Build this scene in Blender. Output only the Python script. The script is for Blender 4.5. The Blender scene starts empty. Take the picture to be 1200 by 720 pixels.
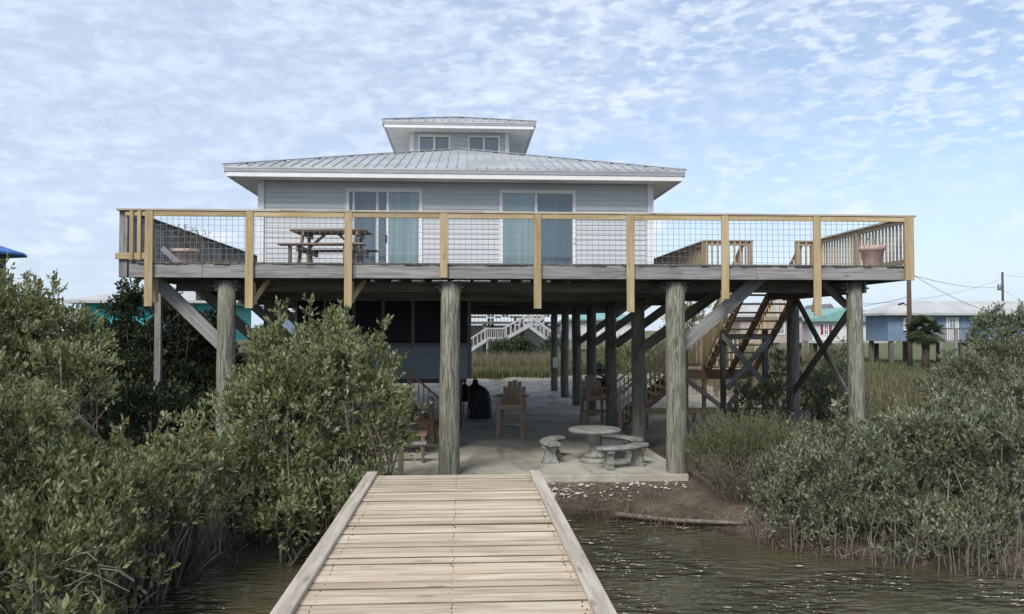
import bpy, bmesh, math, random
import numpy as np
from mathutils import Vector, Matrix, noise as mnoise
random.seed(7); rng = np.random.default_rng(11)
R = math.radians
scene = bpy.context.scene
COL = scene.collection

# ------------------------------------------------------------------ camera
CAMH = 2.6; FPX = 950.0; YAW = R(3.4); PIT = R(1.6)
cam_d = bpy.data.cameras.new("camera"); cam = bpy.data.objects.new("camera", cam_d); COL.objects.link(cam)
cam.location = (0, 0, CAMH)
cam.rotation_euler = (R(90) + PIT, 0, -YAW)
cam_d.sensor_width = 36; cam_d.lens = FPX / 1200 * 36
cam_d.clip_start = .05; cam_d.clip_end = 5000
scene.camera = cam

def P(px, py, Y=None, z=None):
    """a point of the place from where the photograph shows it and its distance (or height)"""
    x = (px - 600) / FPX; y = -(py - 360) / FPX
    d = math.cos(PIT) - y * math.sin(PIT); u = math.sin(PIT) + y * math.cos(PIT)
    c, s = math.cos(YAW), math.sin(YAW)
    X = x * c + d * s; Q = -x * s + d * c
    t = (Y / Q) if Y is not None else (z - CAMH) / u
    return Vector((X * t, Q * t, CAMH + u * t))

# ------------------------------------------------------------------ light and sky
SUN_EL = R(43); SUN_AZ = R(205)          # azimuth measured from +Y clockwise: behind the camera, to the left
world = bpy.data.worlds.new("World"); scene.world = world; world.use_nodes = True
nt = world.node_tree; nt.nodes.clear()
def N(nt, t, **kw):
    n = nt.nodes.new(t)
    for k, v in kw.items():
        if hasattr(n, k): setattr(n, k, v)
    return n
class G:
    """tiny node graph helper"""
    def __init__(s, nt): s.nt = nt
    def lk(s, a, b): s.nt.links.new(a, b)
    def put(s, sock, v):
        if isinstance(v, bpy.types.NodeSocket): s.lk(v, sock)
        else: sock.default_value = v
    def math(s, op, a, b=0.0, c=None, clamp=False):
        n = s.nt.nodes.new('ShaderNodeMath'); n.operation = op; n.use_clamp = clamp
        s.put(n.inputs[0], a); s.put(n.inputs[1], b)
        if c is not None: s.put(n.inputs[2], c)
        return n.outputs[0]
    def noise(s, vec, scale, detail=4, rough=.5, dist=0.0):
        n = s.nt.nodes.new('ShaderNodeTexNoise'); n.inputs['Scale'].default_value = scale
        n.inputs['Detail'].default_value = detail; n.inputs['Roughness'].default_value = rough
        n.inputs['Distortion'].default_value = dist
        if vec is not None: s.lk(vec, n.inputs['Vector'])
        return n.outputs['Fac']
    def mapping(s, vec, scale=(1, 1, 1), loc=(0, 0, 0), rot=(0, 0, 0)):
        n = s.nt.nodes.new('ShaderNodeMapping')
        n.inputs['Scale'].default_value = scale; n.inputs['Location'].default_value = loc; n.inputs['Rotation'].default_value = rot
        s.lk(vec, n.inputs['Vector']); return n.outputs[0]
    def ramp(s, fac, stops):
        n = s.nt.nodes.new('ShaderNodeValToRGB'); e = n.color_ramp.elements
        while len(e) > 1: e.remove(e[-1])
        for i, (p, c) in enumerate(stops):
            if i == 0: el = e[0]; el.position = p
            else: el = e.new(p)
            el.color = (*c, 1) if len(c) == 3 else c
        s.put(n.inputs[0], fac); return n.outputs[0]
    def smooth(s, v, a, b):
        n = s.nt.nodes.new('ShaderNodeMapRange'); n.interpolation_type = 'SMOOTHSTEP'
        s.put(n.inputs[0], v); n.inputs[1].default_value = a; n.inputs[2].default_value = b
        return n.outputs[0]
    def mix(s, f, a, b, mode='MIX'):
        n = s.nt.nodes.new('ShaderNodeMix'); n.data_type = 'RGBA'; n.blend_type = mode
        s.put(n.inputs[0], f)
        s.put(n.inputs[6], a if isinstance(a, bpy.types.NodeSocket) else (*a, 1))
        s.put(n.inputs[7], b if isinstance(b, bpy.types.NodeSocket) else (*b, 1))
        return n.outputs[2]
g = G(nt)
sky = N(nt, 'ShaderNodeTexSky'); sky.sky_type = 'NISHITA'; sky.sun_disc = False
sky.sun_elevation = SUN_EL; sky.sun_rotation = SUN_AZ; sky.altitude = 0; sky.air_density = 1.0; sky.dust_density = .6; sky.ozone_density = 1.6
tc = N(nt, 'ShaderNodeTexCoord')
sep = N(nt, 'ShaderNodeSeparateXYZ'); g.lk(tc.outputs['Generated'], sep.inputs[0])
elev_ = sep.outputs[2]
zz = g.math('ADD', g.math('MAXIMUM', sep.outputs[2], 0.0), .13)
cx = g.math('DIVIDE', sep.outputs[0], zz); cy = g.math('DIVIDE', sep.outputs[1], zz)
cmb = N(nt, 'ShaderNodeCombineXYZ'); g.lk(cx, cmb.inputs[0]); g.lk(cy, cmb.inputs[1])
pl = cmb.outputs[0]
big = g.noise(g.mapping(pl, (1, 1, 1), (3.1, 7.7, 0)), .55, 4, .55, .3)            # broad sheets of cloud
mid = g.noise(g.mapping(pl, (1.0, 1.35, 1), (1.2, 4.4, 0), (0, 0, R(25))), 3.4, 5, .58, .2)
fin = g.noise(g.mapping(tc.outputs['Generated'], (1, 1, 2.1), (8.2, 1.4, 0), (0, R(8), 0)), 30.0, 4, .55, .25)  # altocumulus ripples
xb = g.smooth(cx, 1.9, -1.2)                                                        # more cover towards the west
cov = g.math('ADD', g.math('MULTIPLY', big, .8), g.math('MULTIPLY', xb, .42))
rip = g.math('ADD', g.math('MULTIPLY', mid, .45), g.math('MULTIPLY', fin, .55))
body = g.smooth(g.math('ADD', cov, g.math('MULTIPLY', rip, 1.1)), .88, 1.30)
lump = g.smooth(rip, .42, .66)
# cumulus near the horizon
elev = sep.outputs[2]
cdir = g.mapping(tc.outputs['Generated'], (1, 1, 2.2), (.4, .2, .8))
cum = g.noise(cdir, 10.0, 7, .55, .1)
band = g.math('MULTIPLY', g.smooth(elev, .02, .08), g.smooth(elev, .20, .12))
cumm = g.math('MULTIPLY', g.smooth(cum, .56, .64), band)
hz = g.smooth(elev, .20, 0.0)
SKYS = .12
skyc = g.mix(1.0, sky.outputs[0], (SKYS * 1.0, SKYS * 1.0, SKYS * 1.0), 'MULTIPLY')
reg = g.smooth(g.noise(g.mapping(pl, (1, 1, 1), (9.3, 2.2, 0)), .9, 2, .5, .2), .36, .56)
puff = g.smooth(g.noise(g.mapping(tc.outputs['Generated'], (1, 1, 2.8), (2.2, 5.4, 0), (0, R(8), 0)), 40.0, 3, .5, .15), .46, .66)
puffs = g.math('MULTIPLY', g.math('MULTIPLY', puff, reg), g.smooth(elev_, .08, .17))
shade = g.mix(lump, (.425, .49, .62), (.57, .64, .745))
c1 = g.mix(g.math('MULTIPLY', body, .72), g.mix(.34, skyc, (.42, .50, .63)), shade)
c1 = g.mix(g.math('MULTIPLY', puffs, g.math('ADD', .30, g.math('MULTIPLY', g.smooth(cx, -.3, .5), .30))), c1, (.61, .665, .75))
c2 = g.mix(g.math('MULTIPLY', cumm, .6), c1, (.72, .75, .80))
c3 = g.mix(g.math('MULTIPLY', hz, .75), c2, (.44, .53, .65))
bg = N(nt, 'ShaderNodeBackground'); g.lk(c3, bg.inputs[0]); bg.inputs[1].default_value = 1.03
wo = N(nt, 'ShaderNodeOutputWorld'); g.lk(bg.outputs[0], wo.inputs[0])

sun_d = bpy.data.lights.new("sun", 'SUN'); sun_d.energy = 2.35; sun_d.angle = R(22); sun_d.color = (1, .95, .88)
sun = bpy.data.objects.new("sun", sun_d); COL.objects.link(sun)
sdir = Vector((math.sin(SUN_AZ) * math.cos(SUN_EL), math.cos(SUN_AZ) * math.cos(SUN_EL), math.sin(SUN_EL)))
sun.rotation_euler = sdir.to_track_quat('Z', 'Y').to_euler()
vs = scene.view_settings; vs.view_transform = 'Standard'; vs.look = 'None'; vs.exposure = 0.5; vs.gamma = 1
scene.cycles.max_bounces = 6; scene.cycles.diffuse_bounces = 4; scene.cycles.transparent_max_bounces = 6

# ------------------------------------------------------------------ materials
def newmat(name):
    m = bpy.data.materials.new(name); m.use_nodes = True
    nt = m.node_tree; b = nt.nodes['Principled BSDF']
    return m, G(nt), b
def bump(gr, b, h, dist=.01, st=.6):
    n = gr.nt.nodes.new('ShaderNodeBump'); n.inputs['Distance'].default_value = dist; n.inputs['Strength'].default_value = st
    gr.lk(h, n.inputs['Height']); gr.lk(n.outputs[0], b.inputs['Normal'])
def ocoord(gr, spread=40.):
    t = gr.nt.nodes.new('ShaderNodeTexCoord'); oi = gr.nt.nodes.new('ShaderNodeObjectInfo')
    v = gr.nt.nodes.new('ShaderNodeVectorMath'); v.operation = 'ADD'
    m = gr.nt.nodes.new('ShaderNodeVectorMath'); m.operation = 'SCALE'; m.inputs[0].default_value = (1, .61, .37)
    gr.lk(gr.math('MULTIPLY', oi.outputs['Random'], spread), m.inputs['Scale'])
    gr.lk(t.outputs['Object'], v.inputs[0]); gr.lk(m.outputs[0], v.inputs[1])
    return v.outputs[0], oi.outputs['Random']
def wood(name, dark, light, stain=None, stain_amt=.5, rough=.8, var=.25, gs=1.0, bd=.004):
    """timber with the grain along each member's own length (local X)"""
    m, gr, b = newmat(name)
    v, rnd = ocoord(gr)
    g1 = gr.noise(gr.mapping(v, (1.2 * gs, 26 * gs, 26 * gs)), 1.0, 6, .6, .8)
    g2 = gr.noise(gr.mapping(v, (.9, 5, 5)), 1.4, 4, .55, .6)
    g3 = gr.noise(gr.mapping(v, (2.0 * gs, 70 * gs, 70 * gs)), 1.0, 3, .6)
    f = gr.math('ADD', gr.math('MULTIPLY', g1, .6), gr.math('MULTIPLY', g2, .4))
    c = gr.ramp(gr.smooth(f, .36, .64), [(0, dark), (1, light)])
    if stain:
        c = gr.mix(gr.math('MULTIPLY', gr.smooth(g2, .5, .72), stain_amt), c, stain)
    # knots
    vo = gr.nt.nodes.new('ShaderNodeTexVoronoi'); vo.inputs['Scale'].default_value = 1.0
    gr.lk(gr.mapping(v, (1.7, 6.0, 6.0)), vo.inputs['Vector'])
    kn = gr.smooth(vo.outputs['Distance'], .17, .06)
    c = gr.mix(gr.math('MULTIPLY', kn, .55), c, tuple(x * .45 for x in dark))
    k = gr.math('ADD', gr.math('MULTIPLY', rnd, var), 1 - var / 2)
    br = gr.nt.nodes.new('ShaderNodeCombineColor'); [gr.lk(k, br.inputs[i]) for i in range(3)]
    c = gr.mix(1.0, c, br.outputs[0], 'MULTIPLY')
    gr.lk(c, b.inputs['Base Color']); b.inputs['Roughness'].default_value = rough
    b.inputs['Specular IOR Level'].default_value = .25
    bump(gr, b, gr.math('ADD', g1, gr.math('MULTIPLY', g3, .6)), bd, .7)
    return m
def plain(name, col, rough=.6, metal=0., ns=None, namt=.2, spec=.4, bs=None, bd=.003):
    m, gr, b = newmat(name)
    v, rnd = ocoord(gr, 10)
    if ns:
        n = gr.noise(v, ns, 5, .6)
        c = gr.mix(gr.smooth(n, .3, .7), tuple(x * (1 - namt) for x in col), tuple(min(1, x * (1 + namt * .6)) for x in col))
        gr.lk(c, b.inputs['Base Color'])
    else: b.inputs['Base Color'].default_value = (*col, 1)
    b.inputs['Roughness'].default_value = rough; b.inputs['Metallic'].default_value = metal
    b.inputs['Specular IOR Level'].default_value = spec
    if bs: bump(gr, b, gr.noise(v, bs, 4, .6), bd, .5)
    return m
M = {}
M['plank'] = wood('pier_planks', (.40, .31, .215), (.58, .485, .36), (.68, .62, .52), .45, .85, .28, 1.6, .005)
M['plank_edge'] = wood('shaded_grimy_plank_edges', (.10, .075, .052), (.19, .15, .11))
M['curb'] = wood('pier_curb_timber', (.34, .29, .235), (.53, .465, .385), (.40, .37, .32), .5, .9, .2)
M['new'] = wood('new_treated_pine', (.33, .25, .13), (.50, .39, .225), (.40, .35, .25), .6, .75, .4, 1.0, .002)
M['grey'] = wood('weathered_grey_timber', (.17, .165, .16), (.36, .35, .34), (.22, .20, .18), .6, .9, .2)
M['dgrey'] = wood('dark_weathered_timber', (.085, .08, .073), (.19, .18, .16), (.12, .11, .09), .5, .9, .3)
M['brown'] = wood('brown_stained_timber', (.19, .12, .08), (.36, .25, .17), (.18, .12, .08), .5, .8, .25)
M['tan'] = wood('tan_timber', (.30, .22, .14), (.52, .41, .27), (.30, .26, .2), .5, .8, .25)
M['brownlt'] = wood('light_brown_timber', (.26, .17, .11), (.46, .33, .22), (.3, .22, .16), .4, .8, .25)
M['stair'] = wood('stair_pine_timber', (.44, .33, .215), (.66, .53, .36), (.48, .41, .30), .4, .8, .3)
M['chair'] = wood('chair_brown_wood', (.28, .20, .145), (.47, .345, .26), (.30, .24, .19), .5, .75, .2)
M['picnic'] = wood('picnic_table_wood', (.15, .10, .08), (.31, .22, .18), (.34, .29, .26), .4, .75, .2)
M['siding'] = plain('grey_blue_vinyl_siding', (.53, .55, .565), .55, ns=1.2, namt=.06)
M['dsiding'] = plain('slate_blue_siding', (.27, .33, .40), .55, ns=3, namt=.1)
M['white'] = plain('white_painted_trim', (.75, .75, .74), .5, ns=4, namt=.06)
M['soffit'] = plain('white_soffit_panels', (.80, .79, .76), .6, ns=2, namt=.1)
M['offwhite'] = plain('faded_white_paint', (.60, .60, .60), .6, ns=2, namt=.1)
M['roof'] = plain('galvanised_roof_metal', (.47, .475, .475), .45, .35, ns=1.1, namt=.22)
M['fascia_metal'] = plain('grey_drip_edge', (.33, .34, .35), .5, .2, ns=3, namt=.1)
M['shadewhite'] = plain('shaded_white_paint', (.42, .42, .42), .7, ns=2, namt=.2)  # white paint of the far stairs, with their shade put into the colour
M['rust'] = plain('rusty_nail_heads', (.07, .045, .03), .8)
M['black'] = plain('black_vinyl_cover', (.012, .013, .018), .55, ns=8, namt=.4, bs=12, bd=.02)
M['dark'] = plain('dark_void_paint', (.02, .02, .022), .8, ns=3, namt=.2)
M['steel'] = plain('galvanised_steel', (.30, .31, .32), .45, .7, ns=8, namt=.2)
M['terra'] = plain('faded_terracotta', (.62, .43, .37), .8, ns=7, namt=.15, bs=30)
M['soil'] = plain('potting_soil', (.05, .04, .03), .95, ns=20, namt=.4)
M['screen'] = plain('insect_screen_black', (.014, .016, .030), .5, ns=3, namt=.3, spec=.3)
M['mullion'] = plain('grey_mullion_paint', (.20, .19, .19), .7, ns=4, namt=.15)
M['wire'] = plain('galvanised_wire', (.20, .21, .22), .5, .5)
M['bark'] = plain('grey_mangrove_bark', (.17, .145, .12), .9, ns=12, namt=.4, bs=20, bd=.01)
M['shell'] = plain('bleached_oyster_shell', (.50, .48, .43), .7, ns=30, namt=.25, bs=60)
M['teal'] = plain('teal_metal_roof', (.22, .40, .36), .5, .1, ns=2, namt=.12)
M['tealwall'] = plain('turquoise_wall', (.05, .42, .42), .6, ns=2, namt=.12)
M['bluewall'] = plain('powder_blue_boards', (.17, .245, .34), .65, ns=2, namt=.12)
M['pink'] = plain('pale_pink_boards', (.42, .35, .32), .7, ns=2, namt=.1)
M['yellow'] = plain('pale_yellow_boards', (.60, .56, .30), .7, ns=2, namt=.1)
M['red'] = plain('dark_red_shutter', (.25, .03, .04), .6)
M['paleroof'] = plain('pale_concrete_roof', (.46, .46, .45), .7, ns=1, namt=.15)
M['bluecloth'] = plain('blue_canvas', (.06, .17, .42), .8, ns=5, namt=.15)
M['pole'] = plain('creosoted_pole', (.10, .07, .055), .85, ns=10, namt=.3, bs=20)
M['wireblk'] = plain('black_cable', (.03, .03, .03), .6)

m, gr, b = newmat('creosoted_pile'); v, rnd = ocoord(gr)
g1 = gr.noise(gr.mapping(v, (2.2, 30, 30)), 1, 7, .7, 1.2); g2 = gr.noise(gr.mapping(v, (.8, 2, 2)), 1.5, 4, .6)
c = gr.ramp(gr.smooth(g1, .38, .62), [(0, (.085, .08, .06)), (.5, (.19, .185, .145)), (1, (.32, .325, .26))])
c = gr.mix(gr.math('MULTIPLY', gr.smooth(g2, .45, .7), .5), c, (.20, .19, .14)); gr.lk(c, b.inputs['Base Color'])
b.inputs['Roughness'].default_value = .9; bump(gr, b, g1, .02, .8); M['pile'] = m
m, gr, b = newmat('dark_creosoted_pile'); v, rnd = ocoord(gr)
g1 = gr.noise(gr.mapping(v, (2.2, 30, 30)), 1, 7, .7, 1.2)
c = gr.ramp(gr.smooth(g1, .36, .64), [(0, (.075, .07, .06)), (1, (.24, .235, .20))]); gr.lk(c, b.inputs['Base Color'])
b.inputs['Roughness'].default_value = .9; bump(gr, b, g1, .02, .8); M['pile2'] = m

def glass(name, col, rough=.06):
    m, gr, b = newmat(name); v, rnd = ocoord(gr, 5)
    n = gr.noise(gr.mapping(v, (.15, 5, 5)), 1.5, 2, .5)          # curtain folds behind the pane
    c = gr.mix(gr.smooth(n, .3, .7), tuple(x * .85 for x in col), tuple(x * 1.1 for x in col)); gr.lk(c, b.inputs['Base Color'])
    b.inputs['Roughness'].default_value = rough; b.inputs['Specular IOR Level'].default_value = 1.0; return m
M['glass'] = glass('dark_blue_glass', (.07, .11, .14)); M['glass2'] = glass('curtained_pale_glass', (.19, .27, .29))
M['glass3'] = glass('clerestory_glass', (.16, .19, .21))

m, gr, b = newmat('concrete'); tcn = gr.nt.nodes.new('ShaderNodeTexCoord'); v = tcn.outputs['Object']
n1 = gr.noise(v, .8, 6, .6, .4); n2 = gr.noise(v, 9, 5, .6); n3 = gr.noise(gr.mapping(v, (.35, 1.3, 1)), 1.0, 5, .6, .5)
c = gr.mix(gr.smooth(n1, .35, .65), (.31, .285, .23), (.50, .475, .395)); c = gr.mix(gr.math('MULTIPLY', gr.smooth(n3, .5, .68), .6), c, (.10, .095, .085))
c = gr.mix(gr.math('MULTIPLY', gr.smooth(n2, .5, .8), .25), c, (.36, .35, .31))
gr.lk(c, b.inputs['Base Color']); b.inputs['Roughness'].default_value = .75; bump(gr, b, n2, .004); M['concrete'] = m
m, gr, b = newmat('cast_stone'); v, rnd = ocoord(gr, 20)
n1 = gr.noise(v, 5, 6, .65); n2 = gr.noise(v, 60, 3, .6)
c = gr.mix(gr.smooth(n1, .35, .65), (.15, .152, .138), (.31, .31, .28)); gr.lk(c, b.inputs['Base Color'])
b.inputs['Roughness'].default_value = .9; bump(gr, b, n2, .004); M['stone'] = m

m, gr, b = newmat('ground'); at = gr.nt.nodes.new('ShaderNodeAttribute'); at.attribute_name = 'zone'
tcn = gr.nt.nodes.new('ShaderNodeTexCoord'); v = tcn.outputs['Object']
n1 = gr.noise(v, 1.4, 6, .65); n2 = gr.noise(v, 24, 4, .7); n3 = gr.noise(v, 90, 2, .6)
c = gr.mix(gr.smooth(n1, .3, .7), (.62, .6, .58), (1.25, 1.22, 1.2)); c = gr.mix(1.0, at.outputs['Color'], c, 'MULTIPLY')
d_ = gr.mix(gr.smooth(n2, .3, .75), (.55, .55, .55), (1.5, 1.5, 1.45)); c = gr.mix(1.0, c, d_, 'MULTIPLY')
gr.lk(c, b.inputs['Base Color']); b.inputs['Roughness'].default_value = .95; bump(gr, b, gr.math('ADD', n2, n3), .03, .8); M['ground'] = m

m, gr, b = newmat('murky_water'); tcn = gr.nt.nodes.new('ShaderNodeTexCoord'); v = tcn.outputs['Object']
w1 = gr.noise(gr.mapping(v, (1.0, 2.2, 1), (0, 0, 0), (0, 0, R(-12))), 2.2, 3, .5, .6)
w2 = gr.noise(gr.mapping(v, (1.0, 2.6, 1), (5, 0, 0), (0, 0, R(8))), 4.2, 1, .4, .3)
pt = gr.smooth(gr.noise(gr.mapping(v, (1, .8, 1), (1.7, .6, 0)), .7, 2, .5, .3), .44, .62)
n1 = gr.noise(v, .6, 4, .5)
c = gr.mix(gr.smooth(n1, .35, .65), (.052, .048, .026), (.082, .075, .042)); gr.lk(c, b.inputs['Base Color'])
b.inputs['Roughness'].default_value = .07; b.inputs['IOR'].default_value = 1.33; b.inputs['Specular IOR Level'].default_value = .9
h = gr.math('MULTIPLY', gr.math('SUBTRACT', gr.math('ADD', gr.math('MULTIPLY', w1, .5), w2), .75), gr.math('ADD', gr.math('MULTIPLY', pt, 1.35), .12)); bump(gr, b, h, .30, 1.0); M['water'] = m

def leafmat(name, stops, transl=.25, rough=.5):
    m, gr, b = newmat(name); at = gr.nt.nodes.new('ShaderNodeAttribute'); at.attribute_name = 'rnd'
    c = gr.ramp(at.outputs['Fac'], stops); gr.lk(c, b.inputs['Base Color'])
    b.inputs['Roughness'].default_value = rough; b.inputs['Specular IOR Level'].default_value = .35
    t = gr.nt.nodes.new('ShaderNodeBsdfTranslucent'); gr.lk(c, t.inputs[0])
    ms = gr.nt.nodes.new('ShaderNodeMixShader'); ms.inputs[0].default_value = transl
    gr.lk(b.outputs[0], ms.inputs[1]); gr.lk(t.outputs[0], ms.inputs[2])
    gr.lk(ms.outputs[0], gr.nt.nodes['Material Output'].inputs['Surface']); return m
M['leaf'] = leafmat('mangrove_leaves', [(0, (.065, .074, .030)), (.35, (.150, .165, .068)), (.7, (.265, .285, .130)), (.93, (.39, .41, .22)), (.985, (.42, .43, .27)), (1, (.45, .36, .06))], .42)
M['leaf_grey'] = leafmat('grey_green_leaves', [(0, (.065, .075, .042)), (.4, (.155, .175, .098)), (.8, (.265, .29, .175)), (.96, (.39, .41, .28)), (1, (.45, .46, .35))], .42)
M['leaf_dark'] = leafmat('dark_evergreen_leaves', [(0, (.015, .024, .013)), (.6, (.035, .050, .024)), (1, (.07, .09, .045))], .15)
M['leaf_fine'] = leafmat('fine_shrub_leaves', [(0, (.08, .105, .04)), (.7, (.16, .19, .08)), (1, (.24, .25, .12))])
M['twig_fine'] = leafmat('pinkish_dry_twigs', [(0, (.10, .085, .06)), (1, (.22, .19, .13))], .1, .9)
M['grass'] = leafmat('green_marsh_grass', [(0, (.075, .085, .035)), (.6, (.13, .145, .065)), (1, (.23, .22, .12))], .3, .8)
M['grass_dry'] = leafmat('dry_brown_grass', [(0, (.09, .075, .045)), (.6, (.17, .145, .09)), (1, (.27, .23, .15))], .2, .9)
M['litter'] = leafmat('brown_leaf_litter', [(0, (.06, .045, .032)), (.6, (.15, .112, .078)), (.93, (.26, .21, .15)), (1, (.42, .38, .30))], .1, .9)
M['wrack'] = leafmat('dark_wrack', [(0, (.012, .010, .008)), (.8, (.045, .032, .024)), (1, (.14, .10, .07))], .05, .9)
M['reed'] = leafmat('rusty_dead_reeds', [(0, (.07, .05, .03)), (.7, (.15, .105, .06)), (1, (.24, .19, .11))], .15, .9)
M['palm'] = leafmat('palm_leaves', [(0, (.07, .085, .045)), (1, (.19, .21, .12))], .2)

# ------------------------------------------------------------------ object helpers
W = {}
def tag(o, label=None, cat=None, group=None, kind=None):
    if label: o['label'] = label
    if cat: o['category'] = cat
    if group: o['group'] = group
    if kind: o['kind'] = kind
    return o
def thing(name, loc, label, cat, group=None, rz=0):
    o = bpy.data.objects.new(name, None); o.empty_display_size = .2; COL.objects.link(o)
    o.location = loc; o.rotation_euler = (0, 0, rz)
    W[o] = Matrix.Translation(Vector(loc)) @ Matrix.Rotation(rz, 4, 'Z')
    return tag(o, label, cat, group)
def link(name, me, mtx, parent=None, mat=None):
    o = bpy.data.objects.new(name, me); COL.objects.link(o)
    if mat and not me.materials: me.materials.append(M[mat])
    W[o] = mtx
    if parent is not None:
        o.parent = parent; o.matrix_basis = W[parent].inverted() @ mtx
    else: o.matrix_basis = mtx
    return o
CACHE = {}
def boxmesh(l, w, h, mat, bev):
    key = (round(l, 3), round(w, 3), round(h, 3), mat, bev)
    if key in CACHE: return CACHE[key]
    bm = bmesh.new(); bmesh.ops.create_cube(bm, size=1)
    for v in bm.verts: v.co = Vector((v.co.x * l, v.co.y * w, v.co.z * h))
    if bev > 0: bmesh.ops.bevel(bm, geom=bm.edges[:], offset=min(bev, .3 * min(l, w, h)), segments=1, affect='EDGES')
    me = bpy.data.meshes.new('timber'); bm.to_mesh(me); bm.free(); me.materials.append(M[mat])
    if mat == 'plank':                      # long edges coloured dark: painted shade of the deep gaps, plus grime
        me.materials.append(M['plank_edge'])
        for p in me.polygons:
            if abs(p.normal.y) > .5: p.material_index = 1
    CACHE[key] = me; return me
def frame(d, roll=0.):
    d = d.normalized()
    up = Vector((0, 1, 0)) if abs(d.z) > .95 else Vector((0, 0, 1))
    y = up.cross(d).normalized(); z = d.cross(y).normalized()
    m = Matrix((d, y, z)).transposed().to_4x4()
    return m @ Matrix.Rotation(roll, 4, 'X')
def beam(name, parent, p0, p1, w, h, mat, roll=0., bev=.004, loc=False):
    """a timber from p0 to p1; w across, h deep; loc=True: coordinates in the parent's own frame"""
    p0 = Vector(p0); p1 = Vector(p1)
    mt = Matrix.Translation((p0 + p1) / 2) @ frame(p1 - p0, roll)
    if loc: mt = W[parent] @ mt
    return link(name, boxmesh((p1 - p0).length, w, h, mat, bev), mt, parent)
def box(name, parent, lo, hi, mat, bev=.004, loc=False):
    lo = Vector(lo); hi = Vector(hi); s = hi - lo
    # the longest side becomes the member's length so the grain follows it
    c = (lo + hi) / 2
    if s.z >= s.x and s.z >= s.y: return beam(name, parent, (c.x, c.y, lo.z), (c.x, c.y, hi.z), s.x, s.y, mat, 0, bev, loc)
    if s.y >= s.x: return beam(name, parent, (c.x, lo.y, c.z), (c.x, hi.y, c.z), s.x, s.z, mat, 0, bev, loc)
    return beam(name, parent, (lo.x, c.y, c.z), (hi.x, c.y, c.z), s.y, s.z, mat, 0, bev, loc)
def polymesh(name, verts, faces, mat, parent=None, mtx=None, smooth=False):
    me = bpy.data.meshes.new(name); me.from_pydata([tuple(v) for v in verts], [], faces); me.update()
    bm = bmesh.new(); bm.from_mesh(me); bmesh.ops.recalc_face_normals(bm, faces=bm.faces[:]); bm.to_mesh(me); bm.free()
    me.materials.append(M[mat])
    if smooth: me.polygons.foreach_set('use_smooth', [True] * len(me.polygons))
    return link(name, me, mtx or (W[parent] if parent is not None else Matrix.Identity(4)), parent)
def tubegeo(pts, rads, n=8, jit=0., caps=True):
    V = []; F = []
    for i, p in enumerate(pts):
        p = Vector(p); a = Vector(pts[max(i - 1, 0)]); c = Vector(pts[min(i + 1, len(pts) - 1)])
        fr = frame(c - a)
        for k in range(n):
            t = 2 * math.pi * k / n; r = rads[i] * (1 + (random.uniform(-jit, jit) if jit else 0))
            V.append(p + fr.to_3x3() @ Vector((0, math.cos(t) * r, math.sin(t) * r)))
    for i in range(len(pts) - 1):
        for k in range(n):
            a = i * n + k; b_ = i * n + (k + 1) % n
            F.append((a, b_, b_ + n, a + n))
    if caps: F.append(tuple(range(n))[::-1]); F.append(tuple(range((len(pts) - 1) * n, len(pts) * n)))
    return V, F
def tube(name, parent, pts, rads, mat, n=8, jit=0., loc=False, smooth=True):
    V, F = tubegeo(pts, rads, n, jit)
    mt = W[parent] if (loc and parent is not None) else Matrix.Identity(4)
    return polymesh(name, V, F, mat, parent, mt, smooth)
def lathe(name, parent, prof, mat, c=(0, 0, 0), n=28, flute=0., smooth=True, sx=1., sy=1.):
    V = []; F = []
    for r, z in prof:
        for k in range(n):
            t = 2 * math.pi * k / n; q = r * (1 + flute * math.cos(t * 12))
            V.append((c[0] + q * math.cos(t) * sx, c[1] + q * math.sin(t) * sy, c[2] + z))
    for i in range(len(prof) - 1):
        for k in range(n):
            a = i * n + k; b_ = i * n + (k + 1) % n; F.append((a, b_, b_ + n, a + n))
    F.append(tuple(range(n))[::-1]); F.append(tuple(range((len(prof) - 1) * n, len(prof) * n)))
    return polymesh(name, V, F, mat, parent, None, smooth)
class MB:
    """collects many small pieces as ONE mesh"""
    def __init__(s): s.V = []; s.F = []
    def add(s, V, F):
        o = len(s.V); s.V += [tuple(v) for v in V]; s.F += [tuple(i + o for i in f) for f in F]
    def bar(s, p0, p1, w, h):
        p0 = Vector(p0); p1 = Vector(p1); fr = frame(p1 - p0).to_3x3(); L = (p1 - p0).length; c = (p0 + p1) / 2
        V = [c + fr @ Vector((a * L / 2, b_ * w / 2, d * h / 2)) for a in (-1, 1) for b_ in (-1, 1) for d in (-1, 1)]
        s.add(V, [(0, 1, 3, 2), (4, 6, 7, 5), (0, 4, 5, 1), (2, 3, 7, 6), (0, 2, 6, 4), (1, 5, 7, 3)])
    def tube(s, pts, rads, n=5): s.add(*tubegeo(pts, rads, n))
    def build(s, name, mat, parent=None, smooth=False):
        me = bpy.data.meshes.new(name); me.from_pydata(s.V, [], s.F); me.update(); me.materials.append(M[mat])
        if smooth: me.polygons.foreach_set('use_smooth', [True] * len(me.polygons))
        return link(name, me, Matrix.Identity(4), parent)
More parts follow.
